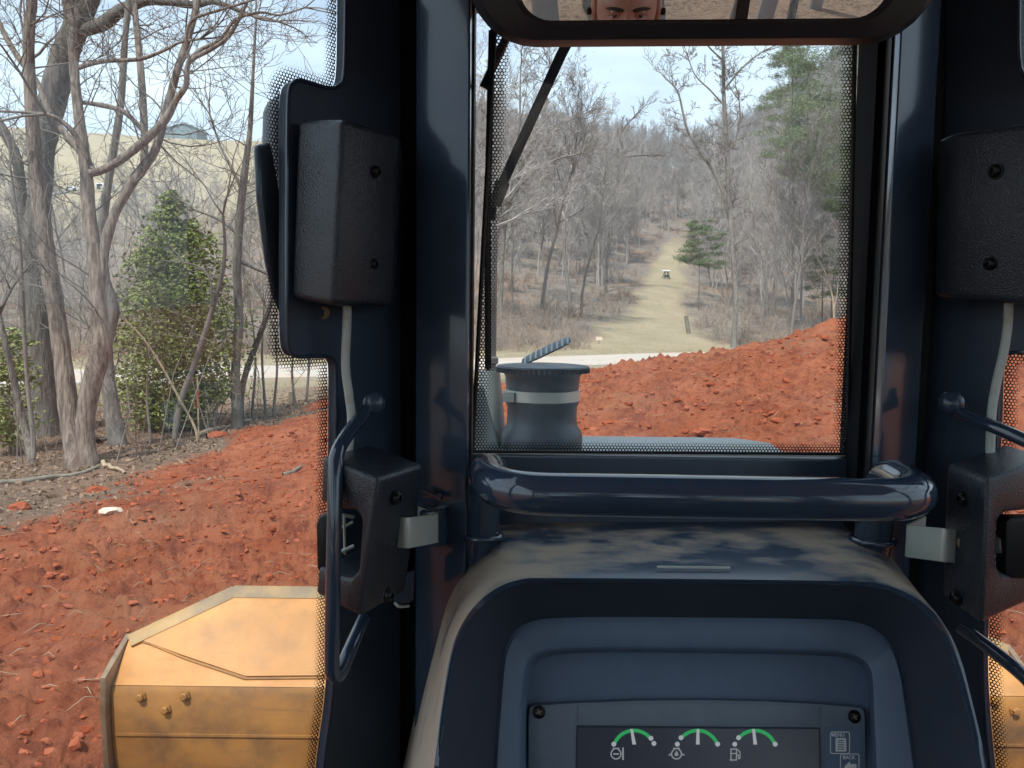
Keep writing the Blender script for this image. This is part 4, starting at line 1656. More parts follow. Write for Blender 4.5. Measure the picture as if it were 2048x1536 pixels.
def blade():
    mb = MB()
    mats = ['blade_yellow_glare', 'blade_worn_shaded']

    def yz(z):
        return yF + (yT - yF) * ((z - Fz) / (Tz - Fz))
    th = Vector((0, .022, .012))
    # sloped upper plate
    up = [Vector((BX0, yF, Fz)), Vector((BX1, yF, Fz)), Vector((BX1, yc_, cz)), Vector((CR, yT, Tz)), Vector((CL, yT, Tz)), Vector((BX0, yc_, cz))]
    mb.prism(up, th)
    bl_root = mb.build('blade', 'blade_yellow_glare', dozer, bevel=.004, smooth=30)
    lo = MB()
    pr = [(yF, Fz - .002), (yF - .012, Fz - .03), (yF - .014, Fz - .17), (yF - .012, Fz - .19), (yF + .01, Fz - .45), (yF + .09, Fz - .70), (yF + .2, -.02), (yF + .24, -.02), (yF + .12, Fz - .6), (yF + .05, Fz - .2), (yF + .03, Fz - .002)]
    rs = []
    for t in np.linspace(0, 1, 24):
        x = (BX0 + .0) + (BX1 - BX0) * t
        rs.append([Vector((x, y, z)) for y, z in pr])
    lo.rings(rs, True, True, True)
    lo.build('lower_plate', 'blade_worn_shaded', bl_root, bevel=0, smooth=30)
    # raised lip along the top edge
    lip = MB()
    tp = [Vector((BX0, yc_, cz)), Vector((CL, yT, Tz)), Vector((CR, yT, Tz)), Vector((BX1, yc_, cz))]
    hgt_ = .042
    for a, b in zip(tp, tp[1:]):
        d = (b - a).normalized()
        nrm = Vector((0, -(Tz - Fz), (yT - yF))).normalized()
        dn = nrm.cross(d).normalized()
        if dn.z > 0:
            dn = -dn
        lip.hexa([a - dn * .012 + nrm * .002, b - dn * .012 + nrm * .002, b + dn * hgt_ + nrm * .002, a + dn * hgt_ + nrm * .002],
                 [a - dn * .012 + nrm * .016, b - dn * .012 + nrm * .016, b + dn * hgt_ + nrm * .012, a + dn * hgt_ + nrm * .012])
    lip.build('top_lip', 'lip_worn', bl_root, bevel=.003, smooth=30)
    # weld seams
    nrm = Vector((0, -(Tz - Fz), (yT - yF))).normalized()
    p0 = Vector((0, yF, Fz))
    for seg in ([(262, 1278), (300, 1288), (372, 1318), (490, 1358), (660, 1356)],):
        sm = MB()
        sm.tube([PP(x, y, p0, nrm) + nrm * .002 for x, y in seg], .005, 8)
        sm.build('weld_seam', 'blade_worn_shaded', bl_root, smooth=60)
    b2 = [PP(x, y, p0, nrm) for x, y in [(262, 1278), (300, 1288), (372, 1318), (490, 1358), (660, 1356)]]
    sm = MB()
    sm.tube([Vector((2 * .235 - p.x, p.y, p.z)) + nrm * .002 for p in b2], .0075, 8)
    sm.build('weld_seam', 'blade_worn_shaded', bl_root, smooth=60)
    # doubler patch inside the seam
    dp = MB()
    pts = [PP(x, y, p0, nrm) for x, y in [(268, 1276), (372, 1314), (492, 1354), (700, 1352), (700, 1192), (418, 1198)]]
    dp.prism([p + nrm * .003 for p in pts], nrm * .006)
    dp.build('doubler_plate', 'blade_yellow_glare', bl_root, bevel=.002, smooth=30)
    # end plates
    for x, s in ((BX0, -1), (BX1, 1)):
        ep = MB()
        pts = [(yc_ + .03, cz + .012), (yc_ - .035, cz - .012), (yF - .040, Fz + .05), (yF - .05, Fz - .1), (yF - .035, Fz - .35), (yF + .03, Fz - .62), (yF + .12, -.03), (yF + .40, -.03), (yF + .28, Fz - .4)]
        ep.prism([(x + (s * .003), y, z) for y, z in pts], (s * .022, 0, 0))
        ep.build('end_plate', 'worn_steel', bl_root, bevel=.003)
    # horizontal wear seam and bolts
    ws = MB()
    ws.box(((BX0 + BX1) / 2, yF - .012, Fz - .185), (BX1 - BX0 - .03, .012, .009))
    ws.build('wear_strip', 'blade_worn_shaded', bl_root)
    for bx, by in ((281, 1393), (369, 1391), (331, 1418), (1988, 1400), (2030, 1420)):
        q = P(bx, by, yF - .016)
        b_ = MB()
        b_.lathe(q, [(.022, 0), (.022, .004), (.015, .005), (.015, .016), (.012, .018), (.0001, .019)], (0, -1, 0), 6)
        b_.build('blade_bolt', 'blade_worn_shaded', bl_root, smooth=20)
    # scraped mark
    sk = MB()
    rr = random.Random(2)
    for i in range(7):
        a = (583 + i * 5.5, 1226 + rr.uniform(-2, 2))
        b = (587 + i * 5.5, 1216 + rr.uniform(-3, 2))
        sk.tube([PP(*a, p0, nrm) + nrm * .0042, PP(*b, p0, nrm) + nrm * .0042], .004, 6)
    sk.build('scrape_mark', 'worn_steel', bl_root)
    # push frame to the tractor
    for x in (-.45, .85):
        pf = MB()
        pf.hexa([Vector((x - .09, 1.4, .30)), Vector((x + .09, 1.4, .30)), Vector((x + .09, 1.4, .50)), Vector((x - .09, 1.4, .50))],
                [Vector((x - .09, yF + .04, .34)), Vector((x + .09, yF + .04, .34)), Vector((x + .09, yF + .02, .54)), Vector((x - .09, yF + .02, .54))])
        pf.build('push_frame', 'blade_worn_shaded', dozer, bevel=.01)


blade()
# tracks under the cab
for xx in (-.62, 1.02):
    mb = MB()
    n = 40
    prof = []
    for i in range(n):
        a = 2 * math.pi * i / n
        yy, zz = math.cos(a), math.sin(a)
        prof.append((.35 + .34 * yy + (1.05 if yy > 0 else -1.05), .36 + .36 * zz))
    mb.prism([(xx - .24, y, z) for y, z in prof], (.48, 0, 0))
    tr_ = mb.build('track', 'dark_metal', dozer, smooth=30)
# operator seat
mb = MB()
mb.box((.2, -.42, 1.58), (.50, .50, .14))
mb.build('seat_cushion', 'seat_fabric', dozer, bevel=.05, segs=4)
mb = MB()
mb.box((.2, -.68, 1.82), (.48, .13, .44))
mb.build('seat_back', 'seat_fabric', dozer, bevel=.05, segs=4)
mb = MB()
mb.box((.2, -.42, 1.33), (.36, .36, .36))
mb.build('seat_base', 'dark_metal', dozer, bevel=.02)


# ------------------------------------------------------------------ trees
class Wood:
    """collects tapered branches as light tubes"""

    def __init__(s):
        s.V, s.F = [], []

    def tube(s, pts, rads, sides):
        V, Fc = s.V, s.F
        o = len(V)
        n = len(pts)
        prev = None
        cs = [(math.cos(2 * math.pi * k / sides), math.sin(2 * math.pi * k / sides)) for k in range(sides)]
        for i in range(n):
            t = pts[min(i + 1, n - 1)] - pts[max(i - 1, 0)]
            if t.length < 1e-9:
                t = Vector((0, 0, 1))
            t.normalize()
            u = t.orthogonal() if prev is None else prev - t * prev.dot(t)
            if u.length < 1e-6:
                u = t.orthogonal()
            u.normalize()
            prev = u
            v = t.cross(u)
            r = rads[i]
            p = pts[i]
            for c, q in cs:
                V.append((p.x + (u.x * c + v.x * q) * r, p.y + (u.y * c + v.y * q) * r, p.z + (u.z * c + v.z * q) * r))
        for i in range(n - 1):
            for k in range(sides):
                j = (k + 1) % sides
                Fc.append((o + i * sides + k, o + i * sides + j, o + (i + 1) * sides + j, o + (i + 1) * sides + k))

    def spike(s, a, b, r):
        t = (b - a).normalized()
        u = t.orthogonal().normalized()
        v = t.cross(u)
        o = len(s.V)
        for c, q in ((1, 0), (-.5, .866), (-.5, -.866)):
            s.V.append(tuple(a + (u * c + v * q) * r))
        s.V.append(tuple(b))
        s.F += [(o, o + 1, o + 3), (o + 1, o + 2, o + 3), (o + 2, o, o + 3)]

    def mesh(s, name, m, smooth=True):
        me = bpy.data.meshes.new(name)
        me.from_pydata(s.V, [], s.F)
        me.materials.append(MATS[m])
        if smooth:
            me.polygons.foreach_set('use_smooth', [True] * len(me.polygons))
        return me


def rdir(rn):
    while True:
        v = Vector((rn.uniform(-1, 1), rn.uniform(-1, 1), rn.uniform(-1, 1)))
        if .05 < v.length < 1:
            return v.normalized()


def grow(fine, start, d, length, rad, level, rn, maxlev, cfg):
    """one branch with its children; coarse levels may go to another Wood via cfg"""
    n = cfg.get('n', (7, 5, 4, 2, 2))[min(level, 4)]
    pts, rads = [start.copy()], [rad]
    p = start.copy()
    dd = d.normalized()
    step = length / n
    for i in range(n):
        dd = (dd + rdir(rn) * cfg['wob'] + Vector((0, 0, cfg['up'])) * (1 if level else .4)).normalized()
        p = p + dd * step
        pts.append(p.copy())
        rads.append(max(rad * (1 - .86 * (i + 1) / n), cfg['rmin']))
    wood = cfg['trunk'] if level == 0 else fine
    wood.tube(pts, rads, (7, 5, 4, 3, 3)[min(level, 4)])
    if level >= maxlev:
        return
    nch = cfg['kids'][level]
    for k in range(nch):
        lo = cfg['bare'] if level == 0 else .15
        t = lo + (1 - lo) * ((k + rn.random()) / nch)
        f = t * n
        i = min(int(f), n - 1)
        q = pts[i].lerp(pts[i + 1], f - i)
        ax_ = (pts[i + 1] - pts[i]).normalized()
        side = ax_.orthogonal().normalized()
        side = Matrix.Rotation(rn.uniform(0, 2 * math.pi), 3, ax_) @ side
        ang = rn.uniform(*cfg['ang'])
        cdn = (ax_ * math.cos(ang) + side * math.sin(ang)).normalized()
        ln = length * (cfg['ratio'] * rn.uniform(.7, 1.25)) * (1 - .55 * t if level == 0 else 1 - .35 * t)
        r = min(rads[i] * .62, rad * .55) * rn.uniform(.75, 1.0)
        grow(fine, q, cdn, ln, max(r, cfg['rmin']), level + 1, rn, maxlev, cfg)


def bare_tree_mesh(seed, height, rad, kids, bare=.3, wob=.16, up=.10, ang=(.45, .95), ratio=.46, maxlev=4, rmin=.006):
    rn = random.Random(seed)
    tr, fi = Wood(), Wood()
    cfg = dict(trunk=tr, wob=wob, up=up, ang=ang, ratio=ratio, kids=kids, bare=bare, rmin=rmin)
    grow(fi, Vector((0, 0, -.3)), Vector((rn.uniform(-.08, .08), rn.uniform(-.08, .08), 1)), height, rad, 0, rn, maxlev, cfg)
    return tr, fi


def place_tree(name, trunk_me, crown_me, loc, rz, s, label, group):
    o = bpy.data.objects.new(name, None)
    o.location = loc
    o.rotation_euler = (0, 0, rz)
    o.scale = (s, s, s)
    link(o, None, label, 'tree', group)
    for nm, me in (('trunk', trunk_me), ('crown', crown_me)):
        c = bpy.data.objects.new(nm, me)
        c.parent = o
        sc.collection.objects.link(c)
    return o


# --- woodland of bare trees on the far slope
protos = []
for k in range(8):
    dark = k % 3 == 2
    tr, fi = bare_tree_mesh(100 + k, (17, 15, 19, 14, 18, 16, 13, 20, 15)[k], (.17, .13, .20, .11, .15, .14, .10, .21, .12)[k], (18, 8, 6, 4), bare=(.35, .2, .42, .25, .45, .3, .15, .4, .5)[k],
                            ang=((.35, .8), (.5, 1.1), (.4, .9))[k % 3], up=(.12, .05, .09)[k % 3], rmin=.011)
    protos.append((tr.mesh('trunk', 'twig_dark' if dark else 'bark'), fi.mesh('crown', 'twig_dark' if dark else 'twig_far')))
rn = random.Random(77)


def in_trail(x, y, m=0.0):
    return float(trail_mask(np.array([x]), np.array([y]))[0]) > .05


spots = []
tries = 0
while len(spots) < 215 and tries < 20000:
    tries += 1
    t = rn.random()
    y = 52 + (310 - 52) * t ** 1.15
    x = y * rn.uniform(-.10, .56)
    r = y - float(road_y(x))
    if r < 9 or in_trail(x, y) or in_trail(x - 2.5, y) or in_trail(x + 2.5, y):
        continue
    if any((x - a) ** 2 + (y - b) ** 2 < (1.6 + y * .012) ** 2 for a, b in spots):
        continue
    # keep the strip just past the road open on the left of the trail
    if r < 26 and x < 8 and rn.random() < .75:
        continue
    spots.append((x, y))
for x, y in spots:
    k = rn.randrange(len(protos))
    far = y > 150
    tone = 'dark' if k % 3 == 2 else 'pale grey'
    near_trail = any(in_trail(x + dx_, y) for dx_ in (-6, 6))
    where = 'standing beside the grassy trail' if near_trail else 'at the lower edge of the hillside woods' if y < 85 else 'deep in the hillside woods' if y < 200 else 'near the top of the wooded ridge'
    place_tree('bare_tree', *protos[k], (x, y, gz(x, y)), rn.uniform(0, 6.28), rn.uniform(.62, 1.02),
               f'{tone} leafless tree {where}', f'{tone} bare trees {where}')
# sparse trees and thicket seen through the door pane
ls = []
tries = 0
while len(ls) < 64 and tries < 8000:
    tries += 1
    y = 33 + 110 * rn.random() ** 1.3
    x = y * rn.uniform(-.74, -.12)
    r = y - float(road_y(x))
    if r < 5:
        continue
    if any((x - a) ** 2 + (y - b) ** 2 < 9 for a, b in ls):
        continue
    ls.append((x, y))
for x, y in ls:
    k = rn.randrange(len(protos))
    place_tree('bare_tree', *protos[k], (x, y, gz(x, y)), rn.uniform(0, 6.28), rn.uniform(.22, .55) if y > 60 else rn.uniform(.28, .5),
               f"small {'dark' if k % 3 == 2 else 'pale'} leafless tree {'just past the road' if y - float(road_y(x)) < 25 else 'in the thicket below the tan field'}",
               f"small {'dark' if k % 3 == 2 else 'pale'} bare trees {'just past the road' if y - float(road_y(x)) < 25 else 'below the field'}")

# --- far wood that reads as one mass along the ridge and behind the counted trees
rn = random.Random(5)
pts = []
for i in range(1500):
    y = 95 + 300 * rn.random() ** .8
    x = y * rn.uniform(-.16, .72)
    if any(in_trail(x + d_, y) for d_ in (-3, 0, 3)):
        continue
    if y < 180 and x / y < -.02:
        continue
    pts.append((x, y, float(base_z(np.array([x]), np.array([y]))[0]) - .2))
pm = bpy.data.meshes.new('far_wood')
pm.from_pydata(pts, [], [])
fwo = bpy.data.objects.new('far_wood', pm)
link(fwo, label='hazy mass of leafless woods along the far ridge', cat='woods', kind='stuff')
pcol = bpy.data.collections.new('wood_stock')
for k in range(4):
    tr, fi = bare_tree_mesh(300 + k, (15, 13, 16, 12)[k], (.15, .12, .16, .11)[k], (18, 8, 6, 3), bare=(.3, .2, .4, .25)[k], ang=(.4, 1.0), up=.1, rmin=.016)
    o_ = len(tr.V)
    tr.V += fi.V
    tr.F += [tuple(a + o_ for a in f) for f in fi.F]
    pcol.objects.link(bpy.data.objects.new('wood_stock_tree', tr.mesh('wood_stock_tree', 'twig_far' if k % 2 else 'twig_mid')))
ng = bpy.data.node_groups.new('scatter_wood', 'GeometryNodeTree')
ng.interface.new_socket('Geometry', in_out='INPUT', socket_type='NodeSocketGeometry')
ng.interface.new_socket('Geometry', in_out='OUTPUT', socket_type='NodeSocketGeometry')
gi, go = ng.nodes.new('NodeGroupInput'), ng.nodes.new('NodeGroupOutput')
ip_ = ng.nodes.new('GeometryNodeInstanceOnPoints')
ci = ng.nodes.new('GeometryNodeCollectionInfo')
ci.inputs['Collection'].default_value = pcol
ci.inputs['Separate Children'].default_value = True
ci.inputs['Reset Children'].default_value = True
ip_.inputs['Pick Instance'].default_value = True
ri = ng.nodes.new('FunctionNodeRandomValue')
ri.data_type = 'INT'
for k_ in ri.inputs:
    if k_.name == 'Max' and k_.type == 'INT':
        k_.default_value = 3
rv = ng.nodes.new('FunctionNodeRandomValue')
rv.data_type = 'FLOAT_VECTOR'
rv.inputs[0].default_value = (-.05, -.05, 0)
rv.inputs[1].default_value = (.05, .05, 6.28)
rs_ = ng.nodes.new('FunctionNodeRandomValue')
rs_.data_type = 'FLOAT'
rs_.inputs[2].default_value = .6
rs_.inputs[3].default_value = 1.0
gl_ = ng.links.new
gl_(gi.outputs[0], ip_.inputs['Points'])
gl_(ci.outputs[0], ip_.inputs['Instance'])
gl_(ri.outputs[2], ip_.inputs['Instance Index'])
gl_(rv.outputs[0], ip_.inputs['Rotation'])
gl_(rs_.outputs[1], ip_.inputs['Scale'])
gl_(ip_.outputs[0], go.inputs[0])
fwo.modifiers.new('scatter', 'NODES').node_group = ng

# --- brush and thicket at the foot of the woods and along the verge
bw = Wood()
rn = random.Random(9)


def bush(wd, x, y, h, n, spread):
    z0 = float(base_z(np.array([x]), np.array([y]))[0])
    for _ in range(n):
        a = rn.uniform(0, 6.28)
        q = Vector((x + rn.uniform(-.3, .3) * spread, y + rn.uniform(-.3, .3) * spread, z0 - .05))
        e_ = q + Vector((math.cos(a) * spread * rn.uniform(.2, 1), math.sin(a) * spread * rn.uniform(.2, 1), h * rn.uniform(.5, 1.1)))
        mid_ = q.lerp(e_, .5) + rdir(rn) * spread * .15
        rr = .007 + y * .00016
        wd.tube([q, mid_], [rr, rr * .8], 3)
        wd.spike(mid_, e_, rr * .8)
        for _k in range(3):
            q2 = mid_.lerp(e_, rn.random())
            wd.spike(q2, q2 + (rdir(rn) + Vector((0, 0, .4))) * h * .3, rr * .7)


for i in range(1900):
    y = 38 + 260 * rn.random() ** 1.5
    x = y * rn.uniform(-.10, .55)
    r = y - float(road_y(x))
    if r < 7 or in_trail(x, y):
        continue
    bush(bw, x, y, rn.uniform(.7, 2.2), 8, rn.uniform(.6, 1.5))
for i in range(700):
    y = 40 + 60 * rn.random()
    x = y * rn.uniform(-.10, .50)
    r = y - float(road_y(x))
    if r < 6 or in_trail(x, y):
        continue
    bush(bw, x, y, rn.uniform(.4, 1.5), 9, rn.uniform(.7, 1.6))
for i in range(1000):
    y = 24 + 110 * rn.random() ** 1.5
    x = y * rn.uniform(-.76, -.08)
    r = y - float(road_y(x))
    if r < 6:
        continue
    bush(bw, x, y, rn.uniform(.8, 2.8), 10, rn.uniform(.7, 1.6))
link(bpy.data.objects.new('brush', bw.mesh('brush', 'brush')), label='tangled brown brush and brambles below the woods', cat='brush', kind='stuff')

# thin understory between the near trees and the road
uw = Wood()
for i in range(420):
    y = rn.uniform(10.5, 22.5)
    x = rn.uniform(-15, -4.6) * (y / 15)
    if float(soil_mask(np.array([x]), np.array([y]))[0]) > .3:
        continue
    z0 = gz(x, y)
    h = rn.uniform(.4, 2.4) * (1 if rn.random() < .35 else .45)
    a = rn.uniform(0, 6.28)
    q = Vector((x, y, z0 - .05))
    ln = rn.uniform(.1, .5) * h
    e_ = q + Vector((math.cos(a) * ln, math.sin(a) * ln, h))
    mid_ = q.lerp(e_, .5) + rdir(rn) * .1 * h
    r0 = .004 + .003 * h
    uw.tube([q, mid_, e_], [r0, r0 * .75, r0 * .35], 4)
    for _k in range(5):
        q2 = q.lerp(e_, rn.uniform(.25, 1))
        uw.tube([q2, q2 + (rdir(rn) + Vector((0, 0, .5))) * h * .25], [r0 * .5, r0 * .25], 3)
link(bpy.data.objects.new('understory', uw.mesh('understory', 'twig')), label='thin bare stems and twigs growing among the near trees', cat='understory', kind='stuff')

# dry grass along the road and on the trail edge
gw = Wood()
for i in range(5200):
    if i % 2:
        x = rn.uniform(-24, 24)
        y = float(road_y(x)) + rn.choice((-1, 1)) * rn.uniform(4.2, 8.5)
    else:
        y = rn.uniform(46, 120)
        tx = float(np.interp(y, [48, 60, 75, 128], [9.0, 10.6, 13.2, 24.6]))
        x = tx + rn.uniform(-9, 9)
    if float(soil_mask(np.array([x]), np.array([y]))[0]) > .3:
        continue
    z0 = float(base_z(np.array([x]), np.array([y]))[0])
    for _k in range(4):
        a = rn.uniform(0, 6.28)
        q = Vector((x + rn.uniform(-.2, .2), y + rn.uniform(-.2, .2), z0 - .03))
        h = rn.uniform(.08, .30)
        gw.spike(q, q + Vector((math.cos(a) * h * .4, math.sin(a) * h * .4, h)), .006 + y * .00012)
link(bpy.data.objects.new('grass_tufts', gw.mesh('grass_tufts', 'dry_grass')), label='short dry tan grass along the road and trail', cat='grass', kind='stuff')


# --- near trees on the left: stems follow their real courses, branches grow from them
def stems_tree(name, stems, base_Y, label, bark, twigs=(5, 4, 3), seed=1, depth=.35, twl=1.0, rmin=.0035, twfrom=.25, thick=1.0):
    """stems: lists of (px, py, radius_px); each stem wanders a little in depth"""
    rn = random.Random(seed)
    b = stems[0][0]
    first = P(b[0], b[1], base_Y)
    foot = Vector((first.x, base_Y, gz(first.x, base_Y)))
    root = bpy.data.objects.new(name, None)
    root.location = foot
    link(root, None, label, 'tree')
    fi = Wood()
    cfg = dict(trunk=fi, wob=.26, up=.06, ang=(.5, 1.1), ratio=.5, kids=(0,) + tuple(twigs), bare=.2, rmin=rmin, n=(7, 6, 4, 3, 2))
    seen = []
    for si, st in enumerate(stems):
        tr = Wood()
        pts, rads = [], []
        Yoff = 0 if si == 0 else rn.uniform(-depth, depth)
        Ys = base_Y
        st = list(st)
        if si and st[0][1] < 800:
            near_ = min(seen, key=lambda q: (q[0] - st[0][0]) ** 2 + (q[1] - st[0][1]) ** 2)
            Ys = near_[2]
            st.insert(0, (near_[0], near_[1], st[0][2] * 1.05))
        for i, (px, py, r) in enumerate(st):
            f = i / max(len(st) - 1, 1)
            Y = Ys + (Yoff * f if si else math.sin(f * 5) * .12)
            pts.append(P(px, py, Y))
            rads.append(PR(r, Y) * thick)
            if i:
                pa = st[i - 1]
                for q_ in range(6):
                    seen.append((pa[0] + (px - pa[0]) * q_ / 5, pa[1] + (py - pa[1]) * q_ / 5, Y))
        if si == 0 or st[0][1] > 800:
            dz = pts[0].z - gz(pts[0].x, pts[0].y)
            low = Vector((pts[0].x, pts[0].y, pts[0].z - max(dz, 0) - .25))
            pts.insert(0, low)
            rads.insert(0, rads[0] * 1.25)
        cp = curve(pts, 5)
        n = len(pts)
        cr_ = []
        for i in range(n - 1):
            for k in range(5):
                cr_.append(rads[i] + (rads[i + 1] - rads[i]) * k / 5)
        cr_.append(rads[-1])
        cr_ = [r * (1 + rn.uniform(-.05, .05)) for r in cr_]
        tr.tube(cp, cr_, 12 if rads[0] > .05 else 8)
        tme = tr.mesh('trunk', bark)
        tme.transform(Matrix.Translation(-foot))
        o = bpy.data.objects.new('trunk' if si == 0 else 'limb', tme)
        o.parent = root
        sc.collection.objects.link(o)
        for _ in range(3 if rads[-1] < .04 else 4):
            grow(fi, cp[-1], ((cp[-1] - cp[-2]).normalized() + rdir(rn) * .55).normalized(), rn.uniform(.8, 1.8) * (1 + base_Y * .012), cr_[-1] * .8, 1, rn, 3, cfg)
        # side branches
        L_ = sum((cp[i + 1] - cp[i]).length for i in range(len(cp) - 1))
        nb = int(L_ * 2.6 * twl)
        for _ in range(nb):
            f = rn.uniform(twfrom, 1.0)
            i = min(int(f * (len(cp) - 1)), len(cp) - 2)
            ax_ = (cp[i + 1] - cp[i]).normalized()
            side = Matrix.Rotation(rn.uniform(0, 6.28), 3, ax_) @ ax_.orthogonal().normalized()
            dd = (ax_ * rn.uniform(.2, .8) + side).normalized()
            if cp[i].z < foot.z + 1.8 and rn.random() < .8:
                continue
            grow(fi, cp[i], dd, rn.uniform(.5, 1.7), max(min(cr_[i] * .3, .013), .005), 1, rn, 3, cfg)
    cme = fi.mesh('crown', 'twig')
    cme.transform(Matrix.Translation(-foot))
    o = bpy.data.objects.new('crown', cme)
    o.parent = root
    sc.collection.objects.link(o)
    return root


stems_tree('clump_tree', [
    [(160, 942, 34), (150, 890, 27), (140, 840, 25), (128, 740, 22), (112, 620, 21), (95, 520, 20), (82, 420, 20), (70, 320, 17), (62, 200, 15), (57, 100, 13), (62, 20, 12), (70, -60, 10), (80, -160, 8)],
    [(180, 940, 24), (170, 860, 22), (180, 780, 24), (204, 690, 24), (196, 620, 20), (190, 520, 17), (178, 430, 17), (172, 340, 15), (160, 250, 13), (150, 160, 11), (143, 60, 11), (132, -40, 10), (128, -140, 8)],
    [(200, 560, 14), (208, 500, 13), (228, 430, 12), (262, 368, 12), (290, 330, 12), (312, 296, 10), (333, 220, 10), (355, 140, 9), (378, 70, 8), (395, 0, 8), (402, -90, 7)],
    [(288, 332, 9), (289, 280, 9), (286, 200, 9), (278, 100, 8), (270, 20, 7), (266, -70, 6)],
    [(192, 345, 9), (238, 322, 10), (290, 280, 11), (330, 240, 10), (352, 200, 8), (372, 170, 7), (378, 125, 6), (420, 100, 5), (455, 75, 5), (480, 35, 4), (500, -10, 3)],
    [(182, 335, 9), (150, 290, 9), (120, 255, 8), (95, 215, 7), (75, 165, 6), (55, 140, 7), (30, 105, 7), (5, 60, 6), (-20, 0, 5)],
    [(178, 325, 6), (150, 270, 7), (120, 240, 6), (92, 228, 5)],
    [(152, 138, 6), (180, 128, 6), (215, 122, 5), (280, 118, 5), (330, 100, 4), (360, 85, 3), (400, 78, 3)],
    [(160, 205, 5), (200, 210, 6), (240, 220, 6), (262, 235, 6), (284, 258, 5), (300, 265, 3)],
    [(378, 122, 5), (400, 100, 5), (440, 80, 4), (470, 40, 4), (520, 25, 3), (560, 30, 2), (610, 15, 2)],
    [(378, 120, 4), (372, 80, 4), (385, 40, 4), (440, 20, 3), (490, 5, 3), (560, -20, 2)],
], 11.0, 'grey-brown tree with two stems forking from one base beside the red soil', 'bark_red', seed=3, twl=.9, depth=.5, thick=.8)
stems_tree('broad_tree', [
    [(92, 895, 42), (85, 820, 36), (76, 700, 34), (70, 580, 34), (72, 480, 31), (80, 390, 25), (86, 290, 28), (108, 190, 30), (130, 110, 30), (150, 60, 27), (172, 10, 25), (196, -60, 22), (215, -160, 18)],
    [(160, 62, 14), (205, 48, 16), (240, 22, 14), (290, 2, 11), (340, 4, 9), (390, 10, 8), (430, 4, 6), (500, 30, 4)],
    [(140, 75, 14), (138, 20, 13), (128, -60, 11)],
    [(92, 275, 10), (70, 225, 8), (55, 160, 7), (60, 120, 5)],
], 14.2, 'broad dark-trunked tree leaning right above, behind the two-stemmed tree', 'bark_dark', seed=8, twl=.8, thick=.85)
stems_tree('leaning_tree', [
    [(235, 885, 19), (226, 830, 16), (216, 760, 14), (212, 690, 13), (226, 620, 13), (210, 560, 10), (204, 480, 9), (214, 380, 8), (240, 220, 7), (250, 80, 6), (262, -40, 5)],
], 13.0, 'crooked grey trunk between the two-stemmed tree and the evergreen', 'bark', seed=11, twl=.6)
stems_tree('slender_tree', [
    [(474, 826, 11), (471, 740, 9), (478, 640, 9), (474, 540, 8), (480, 430, 8), (490, 340, 7), (500, 260, 5), (506, 150, 3), (512, 40, 2)],
    [(484, 380, 4), (460, 330, 3), (440, 290, 2), (420, 230, 2)],
    [(478, 470, 4), (440, 440, 3), (390, 420, 2)],
    [(474, 520, 4), (520, 540, 4), (560, 560, 3)],
], 15.0, 'slender straight grey tree right of the evergreen', 'bark', seed=13, twl=.9)
stems_tree('bent_sapling', [
    [(350, 868, 7), (362, 800, 8), (385, 740, 7), (402, 690, 7), (424, 620, 6), (445, 545, 5), (450, 490, 4), (446, 430, 3)],
    [(424, 610, 3), (420, 560, 3), (400, 535, 2), (370, 525, 2)],
], 14.0, 'pale bent sapling leaning across the front of the evergreen', 'twig', seed=15, twl=.5, thick=.8)
stems_tree('leaning_pole', [
    [(392, 862, 2.6), (360, 800, 2.4), (322, 730, 2.2), (285, 675, 1.8), (250, 640, 1.4)],
], 13.2, 'thin pale dead pole leaning left over the evergreen foot', 'wood_pale', seed=16, twl=.0)
stems_tree('sapling', [
    [(62, 912, 8), (48, 850, 8), (32, 780, 7), (14, 700, 6), (-2, 630, 5)],
], 11.6, 'stout sapling leaning left at the foot of the broad tree', 'bark', seed=17, twl=.3)
stems_tree('sapling', [
    [(66, 930, 5), (66, 870, 5), (56, 780, 4), (48, 660, 4), (44, 560, 3.5), (38, 470, 3), (20, 330, 2)],
], 11.3, 'thin upright sapling in front of the broad tree', 'twig', seed=18, twl=.6)
stems_tree('curved_tree', [
    [(96, 900, 9), (82, 760, 8), (66, 600, 8), (52, 480, 9), (44, 400, 10), (36, 330, 10), (20, 285, 9), (-6, 240, 9), (-40, 200, 8)],
], 15.6, 'curved trunk bending left behind the broad tree', 'bark_dark', seed=19, twl=.6)
stems_tree('stump_stem', [
    [(482, 800, 6), (492, 745, 6), (512, 690, 6), (534, 630, 5), (552, 560, 3)],
], 15.6, 'dark stem leaning right beside the slender tree', 'bark_dark', seed=20, twl=.7)
for i, (px, py, hp_, yy) in enumerate(((505, 815, 160, 16.5), (530, 812, 200, 17), (548, 815, 150, 16.2), (590, 808, 120, 17), (612, 806, 160, 17.5), (300, 870, 150, 13.6), (430, 850, 120, 14.8))):
    stems_tree('brush_stem', [[(px, py, 3), (px + (-1) ** i * 6, py - hp_ * .5, 2.4), (px + (-1) ** i * 2, py - hp_, 1.2)]], yy,
               'thin bare stem standing at the edge of the red soil by the road', 'twig', seed=40 + i, twl=.8, twfrom=.2)['group'] = 'thin stems at the soil edge'

